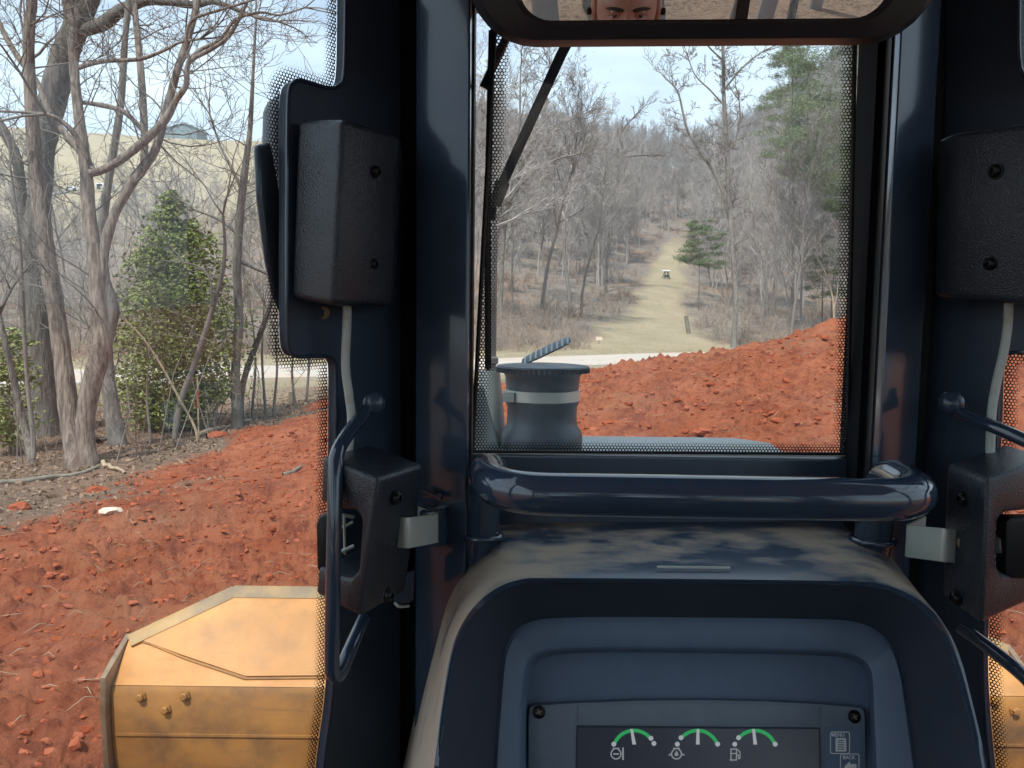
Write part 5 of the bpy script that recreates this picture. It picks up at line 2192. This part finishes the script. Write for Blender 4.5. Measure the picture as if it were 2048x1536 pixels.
# --- trees that stand out through the windshield
stems_tree('tall_thin_tree', [
    [(1468, 668, 9), (1472, 600, 8), (1466, 500, 8), (1458, 400, 7.5), (1454, 300, 7), (1448, 200, 6), (1446, 100, 5), (1440, 0, 4), (1436, -80, 3)],
    [(1466, 470, 6), (1440, 370, 5), (1405, 310, 4.5), (1375, 260, 4), (1358, 190, 3), (1345, 170, 2)],
    [(1456, 300, 3.5), (1470, 280, 3), (1480, 240, 2.5), (1478, 200, 2)],
    [(1448, 210, 3), (1420, 180, 2.5), (1390, 150, 2), (1375, 110, 1.5)],
    [(1448, 180, 3), (1490, 130, 2.5), (1530, 100, 2)],
    [(1446, 120, 3), (1415, 90, 2.5), (1400, 50, 2)],
], 52.0, 'tall thin leafless tree standing alone at the trail mouth by the woods', 'bark', seed=31, depth=1.0, twl=1.1, rmin=.014, thick=.62)
stems_tree('spreading_tree', [
    [(1000, 640, 9), (1004, 520, 8), (1012, 430, 8), (1035, 360, 7), (1060, 300, 6), (1085, 240, 5), (1095, 180, 3), (1100, 130, 2)],
    [(1020, 400, 6), (1060, 350, 5), (1110, 320, 4), (1150, 310, 3)],
    [(1040, 345, 5), (1042, 280, 4), (1040, 200, 3), (1042, 130, 2)],
    [(1060, 300, 4), (1110, 260, 3), (1150, 235, 2)],
    [(1008, 470, 5), (985, 380, 4), (975, 280, 3), (990, 200, 2)],
], 60.0, 'spreading leafless tree behind the wiper arm at the wood edge', 'bark', seed=33, depth=1.5, twl=1.1, rmin=.016, thick=.6)
stems_tree('snag_tree', [
    [(1212, 560, 4), (1216, 480, 4), (1222, 410, 4), (1234, 370, 4), (1238, 330, 3.5), (1246, 300, 3), (1240, 270, 2.5), (1262, 240, 2)],
    [(1240, 315, 2.5), (1290, 310, 2)],
], 95.0, 'crooked dark snag among the woods left of the trail', 'bark_dark', seed=35, depth=1.5, twl=.6, rmin=.02, thick=.7)
stems_tree('pale_sapling', [
    [(1668, 640, 4), (1664, 590, 3.5), (1652, 550, 3), (1642, 530, 2)],
    [(1668, 620, 3), (1674, 590, 2.5), (1676, 565, 2)],
    [(1660, 600, 2), (1640, 595, 2), (1628, 570, 1.5)],
], 30.0, 'pale leafless sapling behind the crest of the red mound', 'wood_pale', seed=37, twl=.4, rmin=.008, thick=.45)


# --- evergreens
def leaf_mesh(name, m, centres, size, rn, n_per, flat=.5, long=1.8):
    V, Fc = [], []
    for c, spread in centres:
        for _ in range(n_per):
            p = c + Vector((rn.gauss(0, 1) * spread.x, rn.gauss(0, 1) * spread.y, rn.gauss(0, 1) * spread.z))
            a = rdir(rn)
            a.z *= flat
            a.normalize()
            b = a.cross(rdir(rn)).normalized()
            s = size * rn.uniform(.6, 1.25)
            o = len(V)
            fold = a.cross(b) * s * .25
            V += [tuple(p - a * s * long * .5), tuple(p + b * s * .5 + fold), tuple(p + a * s * long * .5), tuple(p - b * s * .5 + fold)]
            Fc += [(o, o + 1, o + 2), (o, o + 2, o + 3)]
    me = bpy.data.meshes.new(name)
    me.from_pydata(V, [], Fc)
    me.materials.append(MATS[m])
    return me


def evergreen(name, px, py, Y, profile, label, m='holly_leaf', leaf=.05, n_clump=420, n_per=26, seed=1, trunk_r=.06, gap=0.0, bark='bark', flat=.5, long=1.8, sq=.45):
    """profile: (pixel y, half width px left, half width px right) from the top down"""
    rn = random.Random(seed)
    b = P(px, py, Y)
    foot = Vector((b.x, Y, gz(b.x, Y)))
    root = bpy.data.objects.new(name, None)
    root.location = foot
    link(root, None, label, 'tree')
    top = P(px, profile[0][0], Y)
    tw = Wood()
    tw.tube([foot - Vector((0, 0, .2)), foot.lerp(top, .5) + Vector((.05, 0, 0)), top], [trunk_r, trunk_r * .6, trunk_r * .15], 8)
    cents = []
    bw_ = Wood()
    for i in range(n_clump):
        f = rn.random() ** .85
        yy = profile[0][0] + (profile[-1][0] - profile[0][0]) * f
        l_ = np.interp(yy, [p[0] for p in profile], [p[1] for p in profile])
        r_ = np.interp(yy, [p[0] for p in profile], [p[2] for p in profile])
        a = rn.uniform(0, 6.28)
        rad_ = rn.random() ** .42
        half = r_ if math.cos(a) > 0 else l_
        c = P(px, yy, Y)
        q = c + Vector((math.cos(a) * rad_ * PR(half, Y), math.sin(a) * rad_ * PR((l_ + r_) / 2, Y) * .85, rn.uniform(-.1, .1)))
        if math.sin(i * 12.9898) > 1 - gap:
            continue
        sp = PR((l_ + r_) / 2, Y) * .16 + .05
        cents.append((q, Vector((sp, sp, sp * sq))))
        if i % 2 == 0:
            bw_.tube([Vector((c.x, Y, q.z - .12 * rad_)), q], [.014, .004], 3)
    for nm, me in (('trunk', tw.mesh('trunk', bark)), ('branches', bw_.mesh('branches', 'twig')), ('crown', leaf_mesh('crown', m, cents, leaf, rn, n_per, flat, long))):
        me.transform(Matrix.Translation(-foot))
        o = bpy.data.objects.new(nm, me)
        o.parent = root
        sc.collection.objects.link(o)
    return root


evergreen('holly_tree', 342, 872, 15.2, [(392, 4, 6), (430, 26, 36), (480, 48, 70), (520, 62, 92), (560, 70, 112), (620, 82, 122), (680, 100, 130), (740, 104, 132), (790, 92, 110), (840, 76, 60), (860, 30, 20)],
          'bushy dark green evergreen holly between bare trunks by the road', leaf=.054, n_clump=700, n_per=32, seed=51, gap=.22)
evergreen('holly_shrub', 18, 905, 12.6, [(650, 20, 18), (700, 30, 34), (760, 40, 40), (800, 46, 70), (850, 40, 40), (880, 26, 14)],
          'low green holly shrub at the foot of the broad tree', leaf=.055, n_clump=110, n_per=24, seed=53, gap=.4, trunk_r=.03)
evergreen('pine_tree', 1700, 660, 66.0, [(-90, 40, 30), (20, 90, 60), (120, 130, 80), (220, 130, 80), (320, 120, 90), (390, 80, 70), (440, 20, 20)],
          'tall loose green pine rising at the right edge of the woods', 'pine_needle', leaf=.045, n_clump=330, n_per=150, seed=55, gap=.15, trunk_r=.22, bark='bark_dark', flat=.8, long=11, sq=.30)
evergreen('pine_tree', 1585, 640, 92.0, [(70, 6, 8), (120, 40, 30), (200, 60, 50), (300, 70, 60), (350, 20, 20)],
          'thinner green pine among bare trees left of the tall pine', 'pine_needle', leaf=.055, n_clump=150, n_per=130, seed=57, gap=.2, trunk_r=.2, bark='bark_dark', flat=.8, long=11, sq=.30)
evergreen('young_pine', 1398, 600, 88.0, [(440, 14, 20), (465, 30, 50), (490, 24, 40), (515, 36, 56), (536, 24, 40)],
          'young green pine leaning over the grassy trail', 'pine_needle', leaf=.050, n_clump=60, n_per=130, seed=59, gap=.2, trunk_r=.05, bark='bark_dark', flat=.8, long=11, sq=.30)
evergreen('cedar_tree', 1645, 640, 74.0, [(430, 6, 6), (480, 30, 34), (540, 44, 46), (600, 36, 40)],
          'dark green young cedar behind the red mound', 'pine_needle', leaf=.045, n_clump=60, n_per=110, seed=61, gap=.3, trunk_r=.08, bark='bark_dark', flat=.8, long=11, sq=.3)
# --- trees behind the machine, seen in the mirror
rn = random.Random(21)
bspots = [(-2.0, -8.6), (-1.0, -7.6), (-.3, -9.4), (.45, -7.2), (1.2, -10.2), (1.9, -8.0), (2.7, -9.6), (3.4, -7.4), (4.3, -9.0), (-3.2, -9.5), (5.4, -10.5), (2.3, -11.5), (.2, -11.6), (3.6, -12), (-1.6, -11)]
for i, (x, y) in enumerate(bspots):
    k = i % len(protos)
    place_tree('bare_tree', *protos[k], (x, y, gz(x, y)), rn.uniform(0, 6.28), rn.uniform(.6, 1.0), 'leafless tree on the leafy bank behind the machine, shown in the mirror', 'bare trees behind the machine')
mb = MB()
rs = []
for i in range(40):
    x = -30 + i * 1.6
    row = []
    for dy in (-2.0, 0, 2.0):
        y = -16.5 + dy + .02 * x
        row.append(Vector((x, y, gz(x, y) + .06 + .12)))
    rs.append(row)
mb.rings(rs, closed=False)
mb.build('dirt_path', 'dry_grass', kind='structure')

# ------------------------------------------------------------------ soil clods, sticks and small things
rn = random.Random(31)
bm = bmesh.new()
bmesh.ops.create_icosphere(bm, subdivisions=1, radius=1)
ico_v = [v.co.copy() for v in bm.verts]
ico_f = [tuple(v.index for v in f.verts) for f in bm.faces]
bm.free()


def clods(name, n, region, smin, smax, m, label, cat, power=2.2, sink=.3):
    V, Fc = [], []
    cnt = 0
    xs, ys, ss = [], [], []
    while cnt < n:
        x, y = region(rn)
        cnt += 1
        xs.append(x)
        ys.append(y)
        ss.append(smin + (smax - smin) * rn.random() ** power)
    xs, ys = np.array(xs), np.array(ys)
    z = ground_np(xs, ys)
    keep = soil_mask(xs, ys) > .35
    for x, y, zz, s, kp in zip(xs, ys, z, ss, keep):
        if not kp:
            continue
        o = len(V)
        rot = Euler((rn.uniform(0, 6.28), rn.uniform(0, 6.28), rn.uniform(0, 6.28))).to_matrix()
        sx, sy, sz = s * rn.uniform(.7, 1.7), s * rn.uniform(.7, 1.2), s * rn.uniform(.6, 1.1)
        for v in ico_v:
            q = rot @ v
            j = rn.uniform(.55, 1.3)
            V.append((x + q.x * sx * j, y + q.y * sy * j, zz + s * sink * .4 + q.z * sz * j))
        Fc += [(a + o, b + o, c + o) for a, b, c in ico_f]
    me = bpy.data.meshes.new(name)
    me.from_pydata(V, [], Fc)
    me.materials.append(MATS[m])
    link(bpy.data.objects.new(name, me), label=label, cat=cat, kind='stuff')


def reg_near(rn):
    r = 3.2 + 10 * rn.random() ** .8
    a = rn.uniform(-.68, -.12) if rn.random() < .92 else rn.uniform(.46, .62)
    return r * math.sin(a), r * math.cos(a)


def reg_mound(rn):
    r = 5.0 + 11 * rn.random()
    a = rn.uniform(-.12, .50)
    return r * math.sin(a), r * math.cos(a)


clods('soil_clods', 9000, reg_near, .004, .036, 'clod', 'loose red clay clods strewn over the graded soil', 'soil', 5.0)
clods('mound_clods', 8000, reg_mound, .005, .050, 'clod', 'chunky red clay clods on the rising mound', 'soil', 4.5)

# leaf litter flakes on the brown ground at the left
V, Fc = [], []
xs = np.array([rn.uniform(-16, -2.5) for _ in range(26000)])
ys = np.array([6.5 + 15 * rn.random() for _ in range(26000)])
zs = ground_np(xs, ys)
sm_ = soil_mask(xs, ys)
rdd = road_dist(xs, ys)
for x, y, zz, s_, r_ in zip(xs, ys, zs, sm_, rdd):
    if s_ > .75 or r_ > -4.5 or (s_ > .25 and rn.random() < .6):
        continue
    o = len(V)
    a, b = rdir(rn), None
    a.z *= .5
    a.normalize()
    b = a.cross(rdir(rn)).normalized()
    s = rn.uniform(.014, .042)
    p = Vector((x, y, zz + .012))
    V += [tuple(p - a * s), tuple(p + b * s * .6 + Vector((0, 0, .01))), tuple(p + a * s), tuple(p - b * s * .6)]
    Fc += [(o, o + 1, o + 2), (o, o + 2, o + 3)]
me = bpy.data.meshes.new('leaf_litter')
me.from_pydata(V, [], Fc)
me.materials.append(MATS['dead_leaf'])
link(bpy.data.objects.new('leaf_litter', me), label='dry brown fallen leaves on the ground under the trees', cat='leaf litter', kind='stuff')

# straw and roots mixed into the soil
sw = Wood()
for i in range(650):
    r = 3.5 + 12 * rn.random()
    a = rn.uniform(-.68, .6)
    x, y = r * math.sin(a), r * math.cos(a)
    z0 = gz(x, y)
    a = rn.uniform(0, 6.28)
    ln = rn.uniform(.03, .16)
    p = Vector((x, y, z0 + .025))
    d = Vector((math.cos(a), math.sin(a), rn.uniform(-.1, .35)))
    sw.tube([p - d * ln, p + Vector((0, 0, .02)) + rdir(rn) * ln * .2, p + d * ln], [.0022, .003, .0015], 3)
link(bpy.data.objects.new('root_bits', sw.mesh('root_bits', 'wood_pale')), label='pale roots and straw bits scattered in the red soil', cat='roots', kind='stuff')


def stick(px0, py0, px1, py1, r, label, m='wood_grey'):
    a, b = on_ground(px0, py0), on_ground(px1, py1)
    wd = Wood()
    pts = []
    for k in range(7):
        q = a.lerp(b, k / 6)
        pts.append(Vector((q.x, q.y, gz(q.x, q.y) + r * .6)) + rdir(rn) * r * .8)
    wd.tube(pts, [r * (1.1 - .5 * k / 6) for k in range(7)], 7)
    o = bpy.data.objects.new('fallen_branch', wd.mesh('fallen_branch', m))
    return link(o, None, label, 'branch')


stick(0, 972, 200, 946, .035, 'long grey fallen branch in front of the two-stemmed tree')
stick(395, 872, 500, 838, .045, 'pale fallen branch pointing toward the red mound beside the evergreen', 'wood_pale')
stick(415, 880, 470, 842, .03, 'thin pale stick lying across the pale fallen branch', 'wood_pale')
stick(205, 940, 250, 948, .03, 'short pale stick at the foot of the two-stemmed tree', 'wood_pale')
stick(195, 890, 262, 845, .04, 'dark fallen branch behind the two-stemmed tree', 'bark_dark')
stick(570, 930, 600, 915, .03, 'broken branch piece on the red soil', 'wood_grey')


def lump(name, px, py, s, m, label, cat, flat=.5, seed=1):
    rr = random.Random(seed)
    c = on_ground(px, py)
    bm = bmesh.new()
    bmesh.ops.create_icosphere(bm, subdivisions=2, radius=1)
    for v in bm.verts:
        j = rr.uniform(.7, 1.25)
        v.co = Vector((v.co.x * s * j * 1.3, v.co.y * s * j, v.co.z * s * flat * j + s * flat * .4))
    me = bpy.data.meshes.new(name)
    bm.to_mesh(me)
    bm.free()
    me.materials.append(MATS[m])
    o = bpy.data.objects.new(name, me)
    o.location = c
    return link(o, None, label, cat)


lump('paper_scrap', 220, 1022, .085, 'paper', 'crumpled pale paper scrap lying on the red soil', 'litter', .55, 4)
lump('clay_lump', 196, 976, .11, 'clod', 'lone red clay lump on the brown litter ground below the paired trunks', 'soil lump', .6, 5)
lump('clay_lump', 40, 1026, .09, 'clod', 'lone red clay lump at the soil edge left of the paper scrap', 'soil lump', .6, 6)
lump('clay_lump', 435, 880, .13, 'clod', 'red clay lump next to the pale fallen branch', 'soil lump', .6, 7)
lump('clay_lump', 1405, 878, .10, 'clod', 'clay lump on the mound just above the engine hood', 'soil lump', .6, 8)

# wooden posts, stake, little sign
mb = MB()
c = on_ground(1379, 668, 44, 120)
pt = P(1372, 632, c.y)
mb.tube([Vector((c.x, c.y, c.z - .3)), Vector((pt.x, c.y, pt.z))], [PR(4.5, c.y), PR(4.2, c.y)], 8)
mb.build('wooden_post', 'wood_grey', label='leaning grey wooden post at the foot of the grassy trail', cat='post')
mb = MB()
c = on_ground(583, 806, 10, 60)
mb.tube([Vector((c.x, c.y, c.z - .2)), Vector((c.x - .02, c.y, c.z + PR(26, c.y)))], [PR(6, c.y), PR(5, c.y)], 8)
mb.build('wooden_stake', 'wood_pale', label='short brown wooden stake at the crest of the soil by the road', cat='stake')
root = empty('survey_stake', P(397, 850, 14.0), 'thin survey stake with red ribbon inside the evergreen foot', 'stake')
mb = MB()
c = P(397, 852, 14.0)
c.z = gz(c.x, 14.0)
mb.box((c.x, 14.0, c.z + .5), (.022, .022, 1.2))
mb.build('stake', 'wood_pale', root)
mb = MB()
mb.box((c.x, 13.985, c.z + .72), (.020, .012, .30))
mb.build('ribbon', 'red_ribbon', root)
root = empty('roadside_marker', on_ground(1198, 688, 40, 120), 'small white marker board at the verge beyond the road', 'marker')
c = root.location.copy()
mb = MB()
mb.box((c.x, c.y, c.z + PR(11, c.y)), (PR(13, c.y), .03, PR(7, c.y)))
mb.build('board', 'paper', root)
mb = MB()
mb.box((c.x, c.y + .03, c.z + PR(3, c.y)), (.05, .03, PR(16, c.y)))
mb.build('peg', 'wood_grey', root)

# little stand on the trail
c = on_ground(1332, 557, 60, 300)
kk = PR(1, c.y)
root = empty('trail_stand', c, 'small white-topped stand with dark legs on the grassy trail', 'stand')
for dx, r_ in ((-4.0, 4.6), (4.5, 4.4)):
    mb = MB()
    mb.lathe((c.x + dx * kk, c.y, c.z + 14 * kk), [(r_ * kk, 0), (r_ * kk * 1.05, 1.2 * kk), (r_ * kk * .7, 2.6 * kk), (.01, 3 * kk)], (0, 0, 1), 14)
    mb.build('top', 'white_paint', root, smooth=40)
for a, b in (((-8, 0), (-3, 14)), ((-3.5, 0), (-1, 14)), ((4, 0), (2, 14)), ((7.5, 0), (4, 14))):
    mb = MB()
    mb.tube([Vector((c.x + a[0] * kk, c.y - 2 * kk, c.z - .1)), Vector((c.x + b[0] * kk, c.y, c.z + b[1] * kk))], .8 * kk, 6)
    mb.build('leg', 'dark_metal', root)
mb = MB()
mb.box((c.x + 1 * kk, c.y, c.z + 5 * kk), (9 * kk, 5 * kk, 5 * kk))
mb.build('hopper', 'dark_metal', root, bevel=.05)

# --- far: barn, parked vehicles
def far_point(px, Y):
    p = P(px, 400, Y)
    return Vector((p.x, Y, gz(p.x, Y)))


c = far_point(362, 262)
dz = P(362, 271, 262).z - c.z
root = empty('barn', c, 'blue-grey metal barn on the crest of the tan field', 'barn')
kk = PR(1, 262)
W2, D2, H2, Rr2 = 33 * kk, 9.0, 20 * kk, 28 * kk
mb = MB()
mb.prism([(c.x - W2, c.y, c.z - 3), (c.x + W2, c.y, c.z - 3), (c.x + W2, c.y, c.z + H2), (c.x + .2 * W2, c.y, c.z + Rr2), (c.x - W2, c.y, c.z + H2 * .8)], (0, D2, 0))
mb.build('wall', 'barn_metal', root, smooth=0)
mb = MB()
for a, b in (((-1.04 * W2, H2 * .79), (.2 * W2, Rr2 + .1)), ((.2 * W2, Rr2 + .1), (1.04 * W2, H2 - .05))):
    mb.hexa([(c.x + a[0], c.y - .4, c.z + a[1]), (c.x + b[0], c.y - .4, c.z + b[1]), (c.x + b[0], c.y + D2 + .4, c.z + b[1]), (c.x + a[0], c.y + D2 + .4, c.z + a[1])],
            [(c.x + a[0], c.y - .4, c.z + a[1] + .18), (c.x + b[0], c.y - .4, c.z + b[1] + .18), (c.x + b[0], c.y + D2 + .4, c.z + b[1] + .18), (c.x + a[0], c.y + D2 + .4, c.z + a[1] + .18)])
mb.build('roof', 'barn_roof', root, smooth=0)
mb = MB()
mb.box((c.x - .35 * W2, c.y - .03, c.z + H2 * .30), (W2 * .5, .1, H2 * .75))
mb.build('door', 'barn_roof', root, smooth=0)


def vehicle(px, Y, wpx, col, label, cat, name, boxy=False):
    c = far_point(px, Y)
    c.z += .35
    kk = PR(1, Y)
    root = empty(name, c, label, cat)
    L_, H_ = wpx * kk / 2, wpx * kk * .42
    mb = MB()
    if boxy:
        prof = [(-L_, .35), (L_, .35), (L_, H_ * .95), (-L_, H_ * .95)]
    else:
        prof = [(-L_, .35), (L_, .35), (L_, H_ * .55), (L_ * .55, H_ * .60), (L_ * .25, H_), (-L_ * .55, H_), (-L_ * .95, H_ * .62), (-L_, H_ * .5)]
    mb.prism([(c.x + x, c.y - .9, c.z + z) for x, z in prof], (0, 1.8, 0))
    mb.build('body', col, root, bevel=.08, smooth=40)
    mb = MB()
    if boxy:
        for s_ in (-.5, .45):
            mb.prism([(c.x + L_ * (s_ - .38), c.y - .92, c.z + H_ * .45), (c.x + L_ * (s_ + .38), c.y - .92, c.z + H_ * .45), (c.x + L_ * (s_ + .38), c.y - .92, c.z + H_ * .86), (c.x + L_ * (s_ - .38), c.y - .92, c.z + H_ * .86)], (0, .05, 0))
    else:
        mb.prism([(c.x - L_ * .6, c.y - .92, c.z + H_ * .63), (c.x + L_ * .4, c.y - .92, c.z + H_ * .63), (c.x + L_ * .2, c.y - .92, c.z + H_ * .92), (c.x - L_ * .5, c.y - .92, c.z + H_ * .92)], (0, .05, 0))
    mb.build('window', 'window_dark', root)
    for s_ in (-.62, .6):
        mb = MB()
        mb.lathe((c.x + L_ * s_, c.y - .95, c.z + .34), [(.34, 0), (.34, .25), (.1, .26)], (0, 1, 0), 16)
        mb.build('wheel', 'tyre', root)


vehicle(147, 158, 24, 'white_paint', 'white pickup truck parked on the pale drive below the field', 'truck', 'pickup_truck')
vehicle(212, 160, 30, 'white_paint', 'low white-framed trailer parked beside the white pickup', 'trailer', 'utility_trailer', True)

# ------------------------------------------------------------------ the operator, seen in the mirror
def person():
    EX, EYE = HEAD.x, HEAD
    root = empty('person', (EX, -.42, 1.65), 'person in a dark shirt sitting in the operator seat, brows lowered, seen in the mirror', 'person')
    # skeleton grown with the skin modifier
    pel = Vector((EX, -.50, 1.72))
    v, e_, r = [], [], []

    def add(p, rad, par=None):
        v.append(Vector(p))
        r.append(rad)
        if par is not None:
            e_.append((par, len(v) - 1))
        return len(v) - 1
    p0 = add(pel, (.16, .12))
    p1 = add((EX, -.50, 1.90), (.155, .11), p0)
    p2 = add((EX, -.49, 2.05), (.17, .115), p1)
    nk = add((EX, -.475, 2.13), (.07, .065), p2)
    add((EX, -.455, 2.22), (.056, .058), nk)
    for s in (-1, 1):
        sh = add((EX + s * .18, -.49, 2.06), (.062, .06), p2)
        el = add((EX + s * .25, -.40, 1.83), (.045, .045), sh)
        wr = add((EX + s * .20, -.18, 1.735), (.028, .026), el)
        pm = add((EX + s * .185, -.11, 1.725), (.036, .020), wr)
        for fi_, (dx, ln) in enumerate(((-.028, .062), (-.010, .074), (.009, .070), (.026, .056))):
            a = add((EX + s * .185 + dx, -.07, 1.728), (.0095, .0095), pm)
            b = add((EX + s * .185 + dx * 1.1, -.07 + ln * .55, 1.722), (.0088, .0088), a)
            add((EX + s * .185 + dx * 1.1, -.07 + ln * .85, 1.704), (.0075, .0075), b)
        t1 = add((EX + s * .185 - s * .040, -.10, 1.722), (.0105, .0105), wr)
        add((EX + s * .185 - s * .052, -.065, 1.716), (.009, .009), t1)
        hp_ = add((EX + s * .10, -.46, 1.71), (.095, .085), p0)
        kn = add((EX + s * .15, -.05, 1.70), (.062, .060), hp_)
        an = add((EX + s * .15, .05, 1.30), (.042, .042), kn)
        add((EX + s * .15, .19, 1.215), (.042, .030), an)
    me = bpy.data.meshes.new('body')
    me.from_pydata([tuple(p) for p in v], e_, [])
    ob = bpy.data.objects.new('body', me)
    sc.collection.objects.link(ob)
    sk = ob.modifiers.new('skin', 'SKIN')
    if not me.skin_vertices:
        bpy.context.view_layer.objects.active = ob
        bpy.ops.mesh.customdata_skin_add()
    for i, rad in enumerate(r):
        me.skin_vertices[0].data[i].radius = rad
        me.skin_vertices[0].data[i].use_root = (i == 0)
    ss = ob.modifiers.new('sub', 'SUBSURF')
    ss.levels = 1
    ss.render_levels = 1
    dg = bpy.context.evaluated_depsgraph_get()
    bm_ = bpy.data.meshes.new_from_object(ob.evaluated_get(dg))
    bpy.data.objects.remove(ob)
    # head: shaped sphere
    bm = bmesh.new()
    bm.from_mesh(bm_)
    for f in bm.faces:
        c = f.calc_center_median()
        if c.z > 2.125 and abs(c.x - EX) < .09:
            f.material_index = 0
        elif c.y > -.20 and c.z < 1.76 and c.z > 1.695 and abs(abs(c.x - EX) - .19) < .08 and c.z > 1.712:
            f.material_index = 0
        elif c.z < 1.80 and c.y > -.46 and abs(c.x - EX) < .24:
            f.material_index = 2
        else:
            f.material_index = 1
        f.smooth = True
    hb = bmesh.new()
    bmesh.ops.create_uvsphere(hb, u_segments=96, v_segments=72, radius=1)

    def gs(a, b, w_):
        return math.exp(-((a / w_[0]) ** 2 + (b / w_[1]) ** 2))
    for vtx in hb.verts:
        d = vtx.co.copy()
        x, y, z_ = d.x * .074, d.y * .098, d.z * .118
        fx, fz = x, z_
        if d.y > 0:                                  # +y is the face
            k_ = min(1, d.y * 2.2)
            y += .022 * gs(fx, fz + .028, (.011, .016)) * k_ + .012 * gs(fx, fz + .008, (.009, .026)) * k_      # nose
            y += .0085 * (gs(fx - .030, fz - .019, (.024, .0085)) + gs(fx + .030, fz - .019, (.024, .0085))) * k_  # brow ridge
            y += .004 * gs(fx, fz - .016, (.012, .010)) * k_
            y -= .012 * (gs(fx - .031, fz - .000, (.015, .010)) + gs(fx + .031, fz, (.015, .010))) * k_          # sockets
            y += .005 * (gs(fx - .040, fz + .030, (.018, .016)) + gs(fx + .040, fz + .030, (.018, .016))) * k_     # cheeks
            y += .006 * gs(fx, fz + .068, (.022, .008)) * k_ - .004 * gs(fx, fz + .075, (.02, .004)) * k_         # lips
            y += .010 * gs(fx, fz + .104, (.026, .014)) * k_                                                        # chin
            y -= .004 * (gs(fx - .004, fz - .018, (.0018, .010)) + gs(fx + .004, fz - .018, (.0018, .010))) * k_  # frown lines
        if z_ < -.03:
            x *= 1 + (z_ + .03) * 2.6
        vtx.co = Vector((x, y, z_))
    # ears
    for s in (-1, 1):
        r1 = bmesh.ops.create_uvsphere(hb, u_segments=14, v_segments=10, radius=1)
        for vtx in r1['verts']:
            vtx.co = Vector((s * .077 + vtx.co.x * .011, -.006 + vtx.co.y * .019, -.012 + vtx.co.z * .031))
    M = Matrix.Translation(Vector((EX, -.435, 2.285))) @ Matrix.Rotation(R(-6), 4, 'X')
    hb.transform(M)
    for f in hb.faces:
        f.smooth = True
        f.material_index = 0
    hm = bpy.data.meshes.new('h')
    hb.to_mesh(hm)
    hb.free()
    bm.from_mesh(hm)
    out = bpy.data.meshes.new('body')
    bm.to_mesh(out)
    bm.free()
    for m_ in ('skin', 'shirt', 'jeans'):
        out.materials.append(MATS[m_])
    link(bpy.data.objects.new('body', out), root)
    # hair cap
    hb = bmesh.new()
    bmesh.ops.create_uvsphere(hb, u_segments=48, v_segments=32, radius=1)
    kill = []
    for vtx in hb.verts:
        d = vtx.co.copy()
        lim = .60 if d.y > .25 else (.05 if d.y > -.1 else -.35)
        if d.z < lim:
            kill.append(vtx)
        vtx.co = Vector((d.x * .0775, d.y * .101 - .002, d.z * .1225 + .0005))
    bmesh.ops.delete(hb, geom=kill, context='VERTS')
    hb.transform(M)
    hm = bpy.data.meshes.new('hair')
    hb.to_mesh(hm)
    hb.free()
    hm.materials.append(MATS['hair'])
    link(bpy.data.objects.new('hair', hm), root)
    for s in (-1, 1):
        mb = MB()
        mb.lathe(M @ Vector((s * .031, .080, .0)), [(.0001, -.0115), (.008, -.0085), (.0112, -.002), (.0112, .002), (.008, .0085), (.0001, .0115)], (0, 1, 0), 18)
        mb.build('eye', 'eye_white', root, smooth=80)
        mb = MB()
        mb.lathe(M @ Vector((s * .031, .0915, -.001)), [(.0055, -.002), (.005, .0004), (.0001, .0008)], (0, 1, 0), 16)
        mb.build('iris', 'iris', root, smooth=80)
        mb = MB()                                    # upper lid
        pts = [M @ Vector((s * .031 + t * .015, .0925 - 10 * (t * .015) ** 2 * 1.8, .0052 - .003 * t * t - .0012 * s * t)) for t in (-1, -.6, -.2, .2, .6, 1)]
        mb.tube(pts, .0034, 8)
        mb.build('eyelid', 'skin', root, smooth=80)
        mb = MB()                                    # eyebrow, drawn down to the nose
        pts = [M @ Vector((s * (.012 + .040 * t), .1025 - .012 * t * t, .0135 + .010 * t - .008 * t * t)) for t in (0, .25, .5, .75, 1)]
        mb.tube(pts, [.0035, .0042, .0042, .0034, .0018], 8)
        mb.build('eyebrow', 'hair', root, smooth=80)
        mb = MB()
        mb.lathe(M @ Vector((s * .084, -.002, -.018)), [(.006, 0), (.009, .006), (.008, .013), (.0001, .015)], (s, .2, 0), 14)
        mb.build('earbud', 'rubber', root, smooth=60)


person()


# ------------------------------------------------------------------ thin spring haze
mb = MB()
mb.box((0, 0, 66), (7600, 7600, 140))
hz_o = mb.build('haze', 'rubber', smooth=0, kind='stuff', label='thin pale spring haze in the air', cat='haze')
hm_ = bpy.data.materials.new('haze')
hm_.use_nodes = True
ht = hm_.node_tree
ht.nodes.clear()
ho = ht.nodes.new('ShaderNodeOutputMaterial')
hv = ht.nodes.new('ShaderNodeVolumePrincipled')
hv.inputs['Color'].default_value = (.92, .95, 1.0, 1)
hv.inputs['Density'].default_value = .0005
hv.inputs['Anisotropy'].default_value = .2
ht.links.new(hv.outputs[0], ho.inputs['Volume'])
hz_o.data.materials.clear()
hz_o.data.materials.append(hm_)
